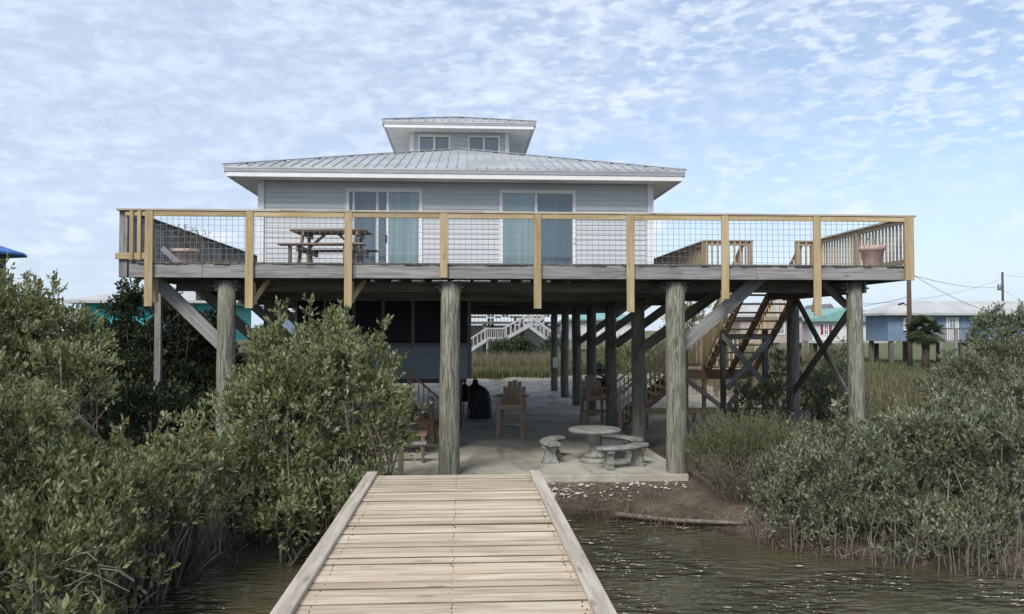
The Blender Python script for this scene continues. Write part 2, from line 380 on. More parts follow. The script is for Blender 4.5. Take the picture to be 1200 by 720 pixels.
def trimesh(name, V, T, rnd, mat, parent=None):
    """numpy triangles with a per-vertex random value"""
    me = bpy.data.meshes.new(name); nv = len(V); n = len(T)
    me.vertices.add(nv); me.vertices.foreach_set('co', V.astype(np.float32).ravel())
    me.loops.add(n * 3); me.loops.foreach_set('vertex_index', T.astype(np.int32).ravel())
    me.polygons.add(n); me.polygons.foreach_set('loop_start', np.arange(n, dtype=np.int32) * 3)
    me.polygons.foreach_set('loop_total', np.full(n, 3, dtype=np.int32))
    me.update(calc_edges=True)
    a = me.attributes.new('rnd', 'FLOAT', 'POINT'); a.data.foreach_set('value', rnd.astype(np.float32))
    me.materials.append(M[mat])
    return link(name, me, Matrix.Identity(4), parent)

# ------------------------------------------------------------------ ground, water
SX = [-60, -12, -8, -5.6, -4.2, -3.2, -2.4, -1, 1, 2.4, 3.6, 4.3, 5.6, 7, 12, 60]
SY = [2, 4.2, 5.0, 6.3, 8.6, 10.2, 10.9, 12.4, 12.9, 12.7, 12.0, 10.7, 9.9, 9.4, 8.6, 8]
WATER = -.36
def ground_z(X, Y):
    ys = np.interp(X, SX, SY); d = Y - ys
    z = np.where(d < 0, WATER + .28 * d, WATER + .24 * np.clip(d / 1.6, 0, 1) ** .8)
    z = np.maximum(z, -1.4)
    z = z + .5 * np.clip((X - 4.6) / 5, 0, 1) * np.clip((Y - 13) / 8, 0, 1) * np.clip((60 - Y) / 20, 0, 1)   # the bank rises east of the slab
    z = z + .55 * np.clip((-5.5 - X) / 4, 0, 1) * np.clip((Y - 9) / 8, 0, 1)
    z = z + .08 * np.clip((Y - 33) / 8, 0, 1) + .5 * np.clip((Y - 46) / 30, 0, 1)
    return z
def axis(lo, hi, step, far_lo, far_hi):
    a = list(np.arange(lo, hi, step)); s = step; x = lo
    pre = []
    while x > far_lo: s *= 1.18; x -= s; pre.append(x)
    s = step; x = a[-1]; post = []
    while x < far_hi: s *= 1.12; x += s; post.append(x)
    return np.array(pre[::-1] + a + post)
gx = axis(-11, 12, .16, -900, 900); gy = axis(2, 24, .16, -900, 1500)
XX, YY = np.meshgrid(gx, gy); ZZ = ground_z(XX, YY)
nz = np.array([mnoise.fractal(Vector((x * .9, y * .9, 0)), .9, 2.1, 4) for x, y in zip(XX.ravel(), YY.ravel())]).reshape(XX.shape)
ZZ = ZZ + nz * .035 * np.where((YY < 40), 1, 3) * np.where((np.abs(XX) < 60) & (YY < 200), 1, 0)
inslab = (XX > -5.8) & (XX < 4.2) & (YY > 14.3) & (YY < 37); ZZ = np.where(inslab, np.minimum(ZZ, -.09), ZZ)
wrack = np.exp(-((XX - 1.45) / .45) ** 2 - ((YY - 12.9) / .28) ** 2); ZZ = ZZ + .13 * wrack * (1 + nz)
nvx = len(gx); nvy = len(gy)
verts = np.stack([XX.ravel(), YY.ravel(), ZZ.ravel()], 1)
idx = np.arange(nvx * nvy).reshape(nvy, nvx)
quads = np.stack([idx[:-1, :-1], idx[:-1, 1:], idx[1:, 1:], idx[1:, :-1]], -1).reshape(-1, 4)
me = bpy.data.meshes.new('ground'); me.vertices.add(len(verts)); me.vertices.foreach_set('co', verts.astype(np.float32).ravel())
me.loops.add(len(quads) * 4); me.loops.foreach_set('vertex_index', quads.astype(np.int32).ravel())
me.polygons.add(len(quads)); me.polygons.foreach_set('loop_start', np.arange(len(quads), dtype=np.int32) * 4); me.polygons.foreach_set('loop_total', np.full(len(quads), 4, dtype=np.int32))
me.update(calc_edges=True); me.polygons.foreach_set('use_smooth', np.ones(len(quads), dtype=bool))
def lerp(a, b, t): return a + (b - a) * t[..., None]
zc = np.zeros(XX.shape + (3,)) + np.array((.165, .128, .092))
zc = lerp(zc, np.array((.05, .041, .03)), np.clip(1 - (YY - np.interp(XX, SX, SY)) / .4, 0, 1))          # wet mud at the water's edge
sand = np.clip((YY - 31 + nz) / 3, 0, 1) * np.clip((44.5 - YY + nz * 1.5) / 1.5, 0, 1); zc = lerp(zc, np.array((.42, .385, .32)), sand)
peb = np.clip((XX - 4.1) / .6, 0, 1) * np.clip((YY - 18.5 + nz) / 1.5, 0, 1) * np.clip((12 - XX) / 3, 0, 1) * np.clip((34 - YY) / 3, 0, 1); zc = lerp(zc, np.array((.46, .42, .34)), peb * .9)
grn = np.clip((YY - 44.5 + nz) / 1.5, 0, 1); zc = lerp(zc, np.array((.13, .14, .055)), grn)
side = np.clip((XX - 9.5 + nz) / 2, 0, 1) * np.clip((YY - 16) / 4, 0, 1); zc = lerp(zc, np.array((.12, .14, .05)), side)
lm = np.clip((-1.1 - XX) / .5, 0, 1) * np.clip((14 - YY) / 1.5, 0, 1); zc = lerp(zc, np.array((.05, .043, .033)), lm)  # left bank mud, its shade painted in as a darker colour
lft = np.clip((-6 - XX) / 2, 0, 1) * np.clip((YY - 14) / 4, 0, 1); zc = lerp(zc, np.array((.09, .10, .05)), lft)
at_ = me.attributes.new('zone', 'FLOAT_COLOR', 'POINT'); at_.data.foreach_set('color', np.concatenate([zc, np.ones(XX.shape + (1,))], -1).astype(np.float32).ravel())
me.materials.append(M['ground']); gob = link('ground', me, Matrix.Identity(4)); tag(gob, kind='structure')
wv = [(-900, -900, WATER), (900, -900, WATER), (900, 20, WATER), (-900, 20, WATER)]
wob = polymesh('water', wv, [(0, 1, 2, 3)], 'water'); tag(wob, kind='structure')

# concrete slab
slab = box('concrete_slab', None, (-5.6, 14.45, -.30), (4.05, 36.0, 0.0), 'concrete', .015); tag(slab, kind='structure')
# joints cut by laying a thin saw-cut shadow line is not needed: the pour is one sheet with its own stains

# ------------------------------------------------------------------ pier
pier = thing('pier', (0, 5, WATER), 'bleached wooden pier of crosswise planks running straight towards the stilt house', 'pier')
PZ = .90; x0, x1 = -1.10, .87; y = -3.0; PEND = 9.62
while y < PEND - .12:
    w = random.choice([.138, .138, .14, .136]); gap = random.uniform(.003, .010)
    a = random.uniform(-.003, .003); dz = random.uniform(-.004, .004)
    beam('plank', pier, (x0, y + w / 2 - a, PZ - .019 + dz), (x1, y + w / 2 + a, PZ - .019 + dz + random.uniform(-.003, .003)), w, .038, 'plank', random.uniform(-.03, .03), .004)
    y += w + gap
for sx in (x0 + .03, x1 - .03):
    yy = -3.0
    while yy < PEND - .2:
        y2 = min(yy + 3.66, PEND + .02)
        if PEND - y2 < .6: y2 = PEND + .02
        beam('curb_board', pier, (sx + random.uniform(-.004, .004), yy, PZ + .019), (sx, y2 - .006, PZ + .019), .125, .036, 'curb'); yy = y2
    for k in (-.45, .45): pass
nm_ = MB(); yy = -2.93
for o_ in [o for o in pier.children if o.name.startswith('plank')]:
    yc = W[o_].translation.y
    if yc < 3.5: continue
    for sx in (-.93, -.08, .74):
        for q_ in (-.035, .035):
            cx_ = sx + random.uniform(-.012, .012); cy_ = yc + q_ + random.uniform(-.008, .008); V = [(cx_ + .0052 * math.cos(t * 1.047), cy_ + .0052 * math.sin(t * 1.047), PZ + .0035) for t in range(6)]
            V += [(v[0], v[1], PZ - .01) for v in V]; nm_.add(V, [(0, 1, 2, 3, 4, 5)] + [(t, (t + 1) % 6, (t + 1) % 6 + 6, t + 6) for t in range(6)])
tag(nm_.build('nail_heads', 'rust', pier), kind='stuff')
for sx in (-.95, -.1, .72): beam('stringer', pier, (sx, -3, PZ - .155), (sx, PEND - .03, PZ - .155), .05, .23, 'dgrey')
for yy in (-2, 1, 4, 7, 9.4):
    beam('cross_beam', pier, (x0 - .05, yy, PZ - .37), (x1 + .05, yy, PZ - .37), .05, .19, 'dgrey')
    for sx in (x0 + .12, x1 - .12): tube('pile', pier, [(sx, yy + .13, -1.8), (sx, yy + .13, .2), (sx, yy + .13, PZ - .05)], [.10, .095, .09], 'pile', 10)
st = thing('pier_steps', (-.1, 10, -.1), 'short wooden steps dropping from the pier end to the low boardwalk', 'steps')
for i in range(4): box('tread', st, (-.95, 9.72 + i * .3, .72 - i * .2 - .04), (.72, 9.99 + i * .3, .72 - i * .2), 'curb')
for sx in (-.98, .75): beam('stringer', st, (sx, 9.66, .72), (sx, 10.95, -.13), .045, .24, 'curb')
bw = thing('boardwalk', (-.1, 11, -.4), 'low boardwalk between the pier steps and the concrete slab', 'boardwalk')
y = 10.86
while y < 14.4: beam('plank', bw, (-.9, y + .07, -.05), (.66, y + .07, -.05), .14, .036, 'curb'); y += .15
for sx in (-.8, .56): beam('joist', bw, (sx, 10.8, -.14), (sx, 14.42, -.14), .045, .14, 'dgrey')
for yy in (11.2, 13.0):
    for sx in (-.86, .62): box('post', bw, (sx - .045, yy - .045, -.9), (sx + .045, yy + .045, -.08), 'dgrey')

# ------------------------------------------------------------------ deck
DZ = 3.78; FY = 14.40; DXL, DXR = -5.80, 8.17
deck = thing('deck', (0, 14.4, 0), 'raised wraparound timber deck on round piles with new pine rail posts and wire mesh', 'deck')
# deck boards run front to back
x = DXL
while x < DXR - .1:
    w = .138; yb = 18.84
    if x > 4.45: yb = 18.62
    beam('deck_board', deck, (x + w / 2, FY - random.uniform(.0, .035), DZ - .018), (x + w / 2, yb, DZ - .018 + random.uniform(-.003, .003)), w, .036, 'dgrey', random.uniform(-.03, .03))
    x += .144
# side walkways, boards crosswise
for (xa, xb, ya, yb) in ((-5.86, -4.74, 18.88, 35.5), (4.5, 5.62, 18.70, 35.5)):
    y = ya
    while y < yb: beam('walkway_board', deck, (xa, y + .07, DZ - .018), (xb, y + .07, DZ - .018), .138, .036, 'dgrey'); y += .144
def fascia(xs):
    for a, c in zip(xs[:-1], xs[1:]): beam('fascia_board', deck, (a, FY + .02, DZ - .038 - .118), (c - .005, FY + .02, DZ - .038 - .118), .04, .236, 'grey')
fascia([DXL, -4.55, -1.9, -.38, 2.9, 5.3, DXR - .03])
beam('rim_joist', deck, (DXR - .02, FY + .045, DZ - .156), (DXR - .02, 18.6, DZ - .156), .04, .236, 'dgrey')
beam('rim_joist', deck, (DXL + .02, FY + .045, DZ - .156), (DXL + .02, 35.4, DZ - .156), .04, .236, 'dgrey')
beam('rim_joist', deck, (5.58, 18.7, DZ - .156), (5.58, 35.4, DZ - .156), .04, .236, 'dgrey')
beam('rim_joist', deck, (4.45, 18.58, DZ - .156), (DXR - .05, 18.58, DZ - .156), .04, .236, 'dgrey')
xx = DXL + .45
while xx < DXR - .2: beam('joist', deck, (xx, FY + .045, DZ - .15), (xx, 18.55, DZ - .15), .04, .22, 'dgrey'); xx += .46
GZ = 3.37   # girder centre height
PX = [-4.21, -.25, 3.88]; PYS = [14.68, 18.0, 21.3, 24.6, 27.9, 31.2, 34.5]
beam('girder', deck, (DXL + .5, 15.3, GZ + .03), (DXR - .5, 15.3, GZ + .03), .045, .18, 'dgrey')
for sx in PX + [7.27]:
    for q in (-.17, .17):
        beam('girder', deck, (sx + q, FY + .22, GZ + .01), (sx + q, 18.5, GZ + .01), .05, .20, 'dgrey')
        me_ = None
        V, F = tubegeo([(sx + q * 1.18, 14.66, GZ), (sx + q * 1.5, 14.66, GZ)], [.018, .018], 6); polymesh('bolt', V, F, 'steel', deck, Matrix.Identity(4))
def pile(parent, sx, sy, top=3.49, bot=-.6, r=.18, mat='pile', nm='pile'):
    n = 9; pts = []; rad = []
    lx = random.uniform(-.02, .02)
    for i in range(n):
        t = i / (n - 1); pts.append((sx + lx * math.sin(t * 5), sy, bot + (top - bot) * t)); rad.append(r * (1.04 - .10 * t))
    V, F = tubegeo([(0, 0, 0)] * 2, [1, 1], 3) if False else tubegeo(pts, rad, 18, .02)
    # length along local X so the bark grain runs up the pile
    mt = Matrix.Translation((sx, sy, 1.5)) @ frame(Vector((0, 0, 1)))
    inv = mt.inverted(); V = [inv @ v for v in V]
    return polymesh(nm, V, F, mat, parent, mt, True)
for sx in PX: pile(deck, sx, PYS[0], 3.47 + .0, r=.185 if sx > -4 else .165)
pile(deck, 7.29, 14.72, r=.15); pile(deck, 7.85, 18.95, 3.5, r=.15, mat='pile2'); box('pile_cap', deck, (7.66, 18.7, 3.38), (8.04, 18.74, 3.49), 'dgrey')
# big diagonal braces in the front plane and in the rows behind
def brace(p0, p1, w, h, mat='grey'): beam('brace', deck, p0, p1, w, h, mat)
brace(P(790, 414, 14.92), P(897, 320, 14.92), .04, .24)
brace(P(268, 412, 14.92), P(182, 328, 14.92), .04, .24)
for yy in PYS[1:5]:
    brace((3.96, yy - .24, 2.20), (5.9, yy - .24, 3.60), .045, .22, 'dgrey')
    brace((-4.25, yy - .24, 2.20), (-5.75, yy - .24, 3.55), .045, .22, 'dgrey')
brace((7.27, 14.90, 2.95), (7.80, 18.80, 1.15), .045, .16, 'dgrey')
brace((7.36, 14.90, 1.10), (7.90, 18.80, 3.30), .045, .16, 'dgrey')
brace((7.25, 14.95, 3.05), (6.75, 14.95, 3.5), .045, .14, 'dgrey')
# left corner post, its meter box
box('support_post', deck, (-5.97, 16.05, -.3), (-5.85, 16.17, 3.5), 'grey')
mb_ = box('meter_box', deck, (-5.84, 16.0, .75), (-5.70, 16.16, 1.20), 'steel'); 
box('conduit', deck, (-6.03, 16.0, -.2), (-5.98, 16.05, 1.4), 'steel')
# --- front railing
RT = 4.70
posts = [P(px, 300, 14.34).x for px in (174, 292, 408, 520, 630, 739, 850, 958, 1066)]
bots = [360, 362, 360, 326, 362, 366, 350, 370, 327]
for i, (sx, bp) in enumerate(zip(posts, bots)):
    zb = P(600, bp, 14.34).z
    w = .135 if i not in (8,) else .17
    beam('rail_post', deck, (sx, 14.355, zb), (sx, 14.355, RT - .04), w, .045, 'new')
    if i not in (3, 8):
        beam('rail_post', deck, (sx + .035, 14.60, zb + .08), (sx + .035, 14.44, zb + .45) if i != 0 else (sx + .06, 14.50, 3.5), .09, .04, 'new')
        if i in (1, 2): beam('knee_brace', deck, (sx + .02, 14.40, zb + .06), (sx + .24, 14.75, 3.50), .04, .09, 'new')
xs = [-6.0, -3.2, .35, 3.3, 6.05, posts[-1] + .14]
for a, c in zip(xs[:-1], xs[1:]):
    beam('cap_rail', deck, (a, 14.40, RT - .018), (c - .004, 14.40, RT - .018), .14, .036, 'curb')
for a, c in zip(posts[:-1], posts[1:]):
    beam('top_rail', deck, (a + .075, 14.365, RT - .083), (c - .075, 14.365, RT - .083), .038, .089, 'new')
    wm = MB(); z = DZ + .03
    while z < RT - .12: wm.bar((a + .05, 14.385, z), (c - .05, 14.385, z), .005, .005); z += .102
    n = int((c - a - .1) / .102)
    for k in range(n + 1): wm.bar((a + .08 + k * .102, 14.392, DZ - .02), (a + .08 + k * .102, 14.392, RT - .12), .005, .005)
    wm.build('wire_mesh', 'wire', deck)
# left corner end
box('rail_post', deck, (-5.98, 14.42, DZ - .27), (-5.84, 14.54, RT - .04), 'grey')
for px in (153.5, 162.5): q = P(px, 300, 14.34).x; box('baluster', deck, (q - .03, 14.33, 3.80), (q + .03, 14.36, RT - .04), 'new')
box('bottom_rail', deck, (-6.02, 14.362, 3.82), (posts[0] - .07, 14.40, 3.93), 'new')
box('top_rail', deck, (-5.86, 14.362, RT - .125), (posts[0] - .07, 14.40, RT - .038), 'new')
# --- side railings
def siderail(X, ya, yb, mat, cmat, step=.135, posts_every=1.9, bw_=.038, tail=''):
    beam('cap_rail', deck, (X, ya, RT - .018), (X, yb, RT - .018), .14, .036, cmat)
    beam('top_rail', deck, (X, ya, RT - .08), (X, yb, RT - .08), .038, .085, mat)
    beam('bottom_rail', deck, (X, ya, DZ + .09), (X, yb, DZ + .09), .038, .085, mat)
    y = ya + .1; out = .04 if X > 0 else -.04
    while y < yb:
        box('baluster', deck, (X + out - .016, y - bw_ / 2, DZ + .02), (X + out + .016, y + bw_ / 2, RT - .04), mat); y += step
    y = ya + .05
    while y < yb: box('rail_post', deck, (X - .045, y - .045, DZ - .25), (X + .045, y + .045, RT - .04), mat); y += posts_every
siderail(-5.92, 14.6, 26.5, 'grey', 'dgrey', .125, 1.9, .085)
siderail(8.22, 14.5, 18.45, 'tan', 'curb', .13, 1.9)
siderail(5.66, 18.75, 26.5, 'tan', 'curb', .125, 1.9, .07)
# rails either side of the stair head
def xrail(xa, xb, Y, mat='tan'):
    beam('cap_rail', deck, (xa - .05, Y, RT - .018), (xb + .05, Y, RT - .018), .14, .036, 'curb')
    beam('top_rail', deck, (xa, Y, RT - .08), (xb, Y, RT - .08), .038, .085, mat)
    n = max(2, int((xb - xa) / .13))
    for k in range(n + 1): q = xa + (xb - xa) * k / n; box('baluster', deck, (q - .02, Y - .06, DZ - .02), (q + .02, Y - .025, RT - .04), mat)
    for q in (xa, xb): box('rail_post', deck, (q - .05, Y - .02, DZ - .25), (q + .05, Y + .07, RT - .036), mat)
xrail(5.66, 6.72, 18.64); xrail(7.86, 8.22, 18.64)
plank_ = beam('brace', deck, P(190, 291, 15.0), P(214, 313, 15.0), .04, .09, 'offwhite')

# ------------------------------------------------------------------ staircase on the right
stc = thing('staircase', (7.3, 20, 0), 'open wooden staircase from the deck down past a landing to the ground on the right', 'staircase')
LZ = 1.52; SYA, SYB = 18.66, 21.9; XA, XB = 6.60, 7.98
for sx in (XA + .05, (XA + XB) / 2, XB - .05): beam('stringer', stc, (sx, SYA, DZ - .13), (sx, SYB, LZ - .10), .045, .24, 'brown')
nt_ = 11
for i in range(nt_):
    t = (i + .6) / nt_; y = SYA + (SYB - SYA) * t; z = DZ - (DZ - LZ) * t - .02
    box('tread', stc, (XA, y - .13, z - .02), (XB, y + .13, z + .02), 'stair')
for sx, mt in ((XA - .02, 'stair'), (XB + .02, 'stair')):
    beam('handrail', stc, (sx, SYA, RT), (sx, SYB, LZ + .93), .09, .04, 'stair')
    beam('lower_rail', stc, (sx, SYA, DZ + .12), (sx, SYB, LZ + .12), .04, .09, 'stair')
    n = 22
    for k in range(n):
        t = (k + .5) / n; y = SYA + (SYB - SYA) * t; z = DZ - (DZ - LZ) * t
        box('baluster', stc, (sx - .04, y - .017, z - .02), (sx - .010, y + .017, z + .88), 'new' if sx < 7 else 'stair')
# landing
lx0, lx1, ly0, ly1 = 6.05, 7.95, 21.95, 23.2
y = ly0
while y < ly1 - .05: box('landing_board', stc, (lx0, y, LZ - .038), (lx1, y + .138, LZ), 'stair'); y += .144
beam('rim_joist', stc, (lx0, ly0 - .02, LZ - .16), (lx1, ly0 - .02, LZ - .16), .04, .24, 'brownlt')
beam('rim_joist', stc, (lx0, ly1 + .02, LZ - .16), (lx1, ly1 + .02, LZ - .16), .04, .24, 'brown')
for (sx, sy) in ((lx0 + .05, ly0 + .06), (lx1 - .05, ly0 + .06), (lx0 + .05, ly1 - .06), (lx1 - .05, ly1 - .06), (lx0 + .55, ly0 + .06)):
    tall = LZ + .95 if sx < 6.7 else LZ - .04
    box('post', stc, (sx - .05, sy - .05, -.2), (sx + .05, sy + .05, tall), 'brownlt')
beam('handrail', stc, (lx0, ly0 + .06, LZ + .95), (6.7, ly0 + .06, LZ + .95), .1, .04, 'brownlt')
beam('lower_rail', stc, (lx0, ly0 + .06, LZ + .13), (6.7, ly0 + .06, LZ + .13), .04, .09, 'stair')
for k in range(5): q = lx0 + .14 + k * .115; box('baluster', stc, (q - .018, ly0 - .02, LZ + .08), (q + .018, ly0 + .015, LZ + .93), 'stair')
beam('handrail', stc, (lx0, ly1, LZ + .95), (lx1, ly1, LZ + .95), .1, .04, 'brown')
for k in range(16): q = lx0 + .1 + k * .12; box('baluster', stc, (q - .018, ly1 - .02, LZ + .02), (q + .018, ly1 + .015, LZ + .93), 'stair')
beam('brace', stc, (6.1, ly0 - .06, LZ - .3), (7.1, ly0 - .06, .45), .04, .13, 'grey')
beam('brace', stc, (6.9, ly0 - .06, .1), (7.5, ly0 - .06, .85), .04, .13, 'grey')
# middle support frame with its cross bracing
for sx in (6.62, 7.72): box('post', stc, (sx - .06, 20.35, 0), (sx + .06, 20.47, 2.6), 'dgrey')
beam('brace', stc, (6.55, 20.30, 2.42), (7.85, 20.30, 2.42), .045, .14, 'grey')
beam('brace', stc, (6.6, 20.25, 2.40), (7.8, 20.25, 1.05), .04, .14, 'grey')
beam('brace', stc, (7.75, 20.21, 2.35), (6.65, 20.21, 1.1), .04, .14, 'grey')
# lower flight to the left
fx0, fz0, fx1, fz1 = lx0, LZ, 4.30, .05; n = 8
for sy in (ly0 + .08, ly1 - .08): beam('stringer', stc, (fx0 + .05, sy, LZ - .12), (fx1 + .05, sy, 0.02), .045, .24, 'brown')
for i in range(n):
    t = (i + .7) / n; x = fx0 + (fx1 - fx0) * t; z = LZ + (fz1 - LZ) * t
    box('tread', stc, (x - .14, ly0 + .04, z - .02), (x + .14, ly1 - .04, z + .02), 'stair')
for sy in (ly0 + .02, ly1 - .02):
    beam('handrail', stc, (fx0, sy, LZ + .93), (fx1 - .05, sy, .98), .09, .04, 'stair')
    beam('lower_rail', stc, (fx0, sy, LZ + .50), (fx1 - .05, sy, .55), .04, .09, 'stair')
    box('post', stc, (fx1 - .1, sy - .05, -.1), (fx1, sy + .05, 1.02), 'stair')
    for k in range(14):
        t = (k + .5) / 14; x = fx0 + (fx1 - fx0) * t; z = LZ + (.05 - LZ) * t
        box('baluster', stc, (x - .018, sy - .035, z + .05), (x + .018, sy - .005, z + .90), 'stair')

# timber edging on the right
for i, (a, c, z0, z1, lab) in enumerate([((754, 476, 21.6), (905, 476, 21.6), .32, .50, 'upper grey timber edging rail below the stair landing'), ((814, 495, 19.2), (945, 495, 19.2), .28, .46, 'lower grey timber edging board beside the feathery green shrub')]):
    A_ = P(*a); B_ = P(*c); e = thing('timber_edging', (A_.x, A_.y, 0), lab, 'edging', 'timber edging boards east of the slab')
    beam('board', e, (A_.x, A_.y, (z0 + z1) / 2), (B_.x, B_.y, (z0 + z1) / 2), .05, z1 - z0, 'tan')
    k = 0
    while A_.x + .1 + k * 1.3 < B_.x: q = A_.x + .1 + k * 1.3; box('stake', e, (q - .045, A_.y + .03, -.3), (q + .045, A_.y + .11, z1 - .01), 'grey'); k += 1

# ------------------------------------------------------------------ house
HX0, HX1, HY0, HY1 = -4.68, 4.42, 18.90, 36.0; HZ0, HZ1 = 3.78, 6.04
house = thing('beach_house', (0, 27, 3.5), 'grey blue stilt house with white trim, metal hip roof and small cupola', 'house')
def wedge(l, lap):
    key = ('wedge', round(l, 3), round(lap, 3))
    if key in CACHE: return CACHE[key]
    V = [];
    for sx in (-l / 2, l / 2): V += [(sx, 0, 0), (sx, -.024, 0), (sx, -.008, lap + .004), (sx, 0, lap + .004)]
    F = [(0, 1, 2, 3), (7, 6, 5, 4), (0, 4, 5, 1), (1, 5, 6, 2), (2, 6, 7, 3), (3, 7, 4, 0)]
    me = bpy.data.meshes.new('siding_board'); me.from_pydata(V, [], F); me.update(); CACHE[key] = me; return me
def siding(parent, a, c, z0, z1, face, mat, lap=.114):
    """lap boards on a wall plane; face: 'S' looks at the camera, 'E'/'W' the sides, 'N' the back"""
    n = max(1, round((z1 - z0) / lap)); lp = (z1 - z0) / n
    a = Vector((*a, 0)); c = Vector((*c, 0)); L = (c - a).length; rot = {'S': 0, 'E': R(90), 'W': R(-90), 'N': R(180)}[face]
    for i in range(n):
        me = wedge(L, lp)
        if not me.materials: me.materials.append(M[mat])
        mm = (a + c) / 2; link('siding_board', me, Matrix.Translation((mm.x, mm.y, z0 + i * lp)) @ Matrix.Rotation(rot, 4, 'Z'), parent)
doors = [(P(405, 300, 18.9).x, P(495, 300, 18.9).x), (P(585, 300, 18.9).x, P(675, 300, 18.9).x)]
DT = 5.88
wf = box('wall', house, (HX0, HY0, HZ0 - .05), (HX1, HY0 + .12, HZ1 - .003), 'siding')
wl = box('wall', house, (HX0, HY0 + .125, HZ0 - .05), (HX0 + .12, HY1 - .125, HZ1 - .003), 'siding')
wr = box('wall', house, (HX1 - .12, HY0 + .125, HZ0 - .05), (HX1, HY1 - .125, HZ1 - .003), 'siding')
wb = box('wall', house, (HX0, HY1 - .12, HZ0 - .05), (HX1, HY1, HZ1 - .003), 'siding')
segs = [(HX0 + .12, doors[0][0]), (doors[0][1], doors[1][0]), (doors[1][1], HX1 - .12)]
for a, c in segs: siding(wf, (a, HY0), (c, HY0), HZ0, DT, 'S', 'siding')
siding(wf, (HX0 + .12, HY0), (HX1 - .12, HY0), DT, HZ1 - .01, 'S', 'siding', .1)
siding(wl, (HX0, HY0 + .1), (HX0, HY1 - .1), HZ0, HZ1 - .01, 'W', 'siding'); siding(wr, (HX1, HY0 + .1), (HX1, HY1 - .1), HZ0, HZ1 - .01, 'E', 'siding')
for sx in (HX0, HX1):
    for sy in (HY0, HY1): box('corner_trim', house, (sx - .05 if sx < 0 else sx - .09, sy - .045 if sy < 20 else sy - .09, HZ0 - .04), (sx + .09 if sx < 0 else sx + .05, sy + .09 if sy < 20 else sy + .045, HZ1 - .006), 'white')
def slider(xa, xb, leftdark):
    d = box('sliding_door', house, (xa, HY0 - .045, DT - .09), (xb, HY0 + .03, DT), 'white')
    Y = HY0
    for q in (xa, xb - .085): box('jamb', d, (q, Y - .043, HZ0), (q + .085, Y + .03, DT - .092), 'white')
    box('sill', d, (xa + .087, Y - .043, HZ0), (xb - .087, Y + .03, HZ0 + .05), 'white')
    mid = (xa + xb) / 2 + (.08 if leftdark else -.04)
    box('stile', d, (mid - .03, Y - .040, HZ0 + .052), (mid + .03, Y - .008, DT - .094), 'white')
    gl = (xa + .087, mid - .032); gr_ = (mid + .032, xb - .087)
    for (a, c), mt in zip((gl, gr_), (('glass', 'glass2') if leftdark else ('glass2', 'glass'))):
        box('pane', d, (a + .002, Y - .022, HZ0 + .054), (c - .002, Y - .014, DT - .096), mt, 0)
    if leftdark:
        box('curtain_edge', d, (mid - .27, Y - .030, HZ0 + .06), (mid - .21, Y - .0235, DT - .10), 'offwhite', 0)
        box('stile', d, (xa + .16, Y - .036, HZ0 + .052), (xa + .20, Y - .0235, DT - .094), 'white')
        box('handle', d, (mid - .045, Y - .07, 4.62), (mid - .015, Y - .041, 4.80), 'black')
    else:
        box('handle', d, (xb - .07, Y - .07, 4.62), (xb - .03, Y - .046, 4.80), 'white')
slider(*doors[0], True); slider(*doors[1], False)
# main roof
EX0, EX1, EY0, EY1 = -5.33, 5.07, 18.22, 36.7; EZ = 6.24; PITCH = .305; RX = (EX0 + EX1) / 2; HW = (EX1 - EX0) / 2
RZ = EZ + HW * PITCH
def hiproof(parent, ex0, ex1, ey0, ey1, ez, pitch, th=.05):
    hw = min(ex1 - ex0, ey1 - ey0) / 2; rx = (ex0 + ex1) / 2; rz = ez + hw * pitch
    ya, yb = ey0 + hw, ey1 - hw
    if yb - ya < .05: ya = yb = (ey0 + ey1) / 2
    V = [(ex0, ey0, ez), (ex1, ey0, ez), (ex1, ey1, ez), (ex0, ey1, ez), (rx, ya, rz), (rx, yb, rz)]
    V += [(a, b_, c - th) for a, b_, c in V[:4]]
    F = [(0, 1, 4), (1, 2, 5, 4), (2, 3, 5), (3, 0, 4, 5), (6, 7, 1, 0), (7, 8, 2, 1), (8, 9, 3, 2), (9, 6, 0, 3), (9, 8, 7, 6)]
    if ya == yb: F[1] = (1, 2, 4); F[3] = (3, 0, 4); V[5] = V[4]; F[2] = (2, 3, 4)
    r = polymesh('roof', V, F, 'roof', parent, Matrix.Identity(4))
    def rib(p0, p1): beam('rib', r, Vector(p0) + Vector((0, 0, .012)), Vector(p1) + Vector((0, 0, .012)), .035, .03, 'roof', 0, .008)
    st_ = .23; k = 0
    q = ex0 + .1
    while q < ex1:
        t = min(q - ex0, ex1 - q, hw); 
        if t > .15:
            rib((q, ey0 - .015, ez - .004), (q, ey0 + t - .03, ez + (t - .03) * pitch))
            if parent is house: pass
        q += st_
    q = ey0 + .12
    while q < ey1:
        t = min(q - ey0, ey1 - q, hw)
        if t > .15:
            rib((ex0 - .015, q, ez - .004), (ex0 + t - .03, q, ez + (t - .03) * pitch)); rib((ex1 + .015, q, ez - .004), (ex1 - t + .03, q, ez + (t - .03) * pitch))
        q += st_ * 1.5
    for a in ((ex0, ey0), (ex1, ey0)): beam('hip_cap', r, (a[0], a[1], ez + .03), (rx, ya, rz + .03), .14, .02, 'roof', 0, .004)
    for a in ((ex0, ey1), (ex1, ey1)): beam('hip_cap', r, (a[0], a[1], ez + .03), (rx, yb, rz + .03), .14, .02, 'roof', 0, .004)
    return r
hiproof(house, EX0, EX1, EY0, EY1, EZ, PITCH)
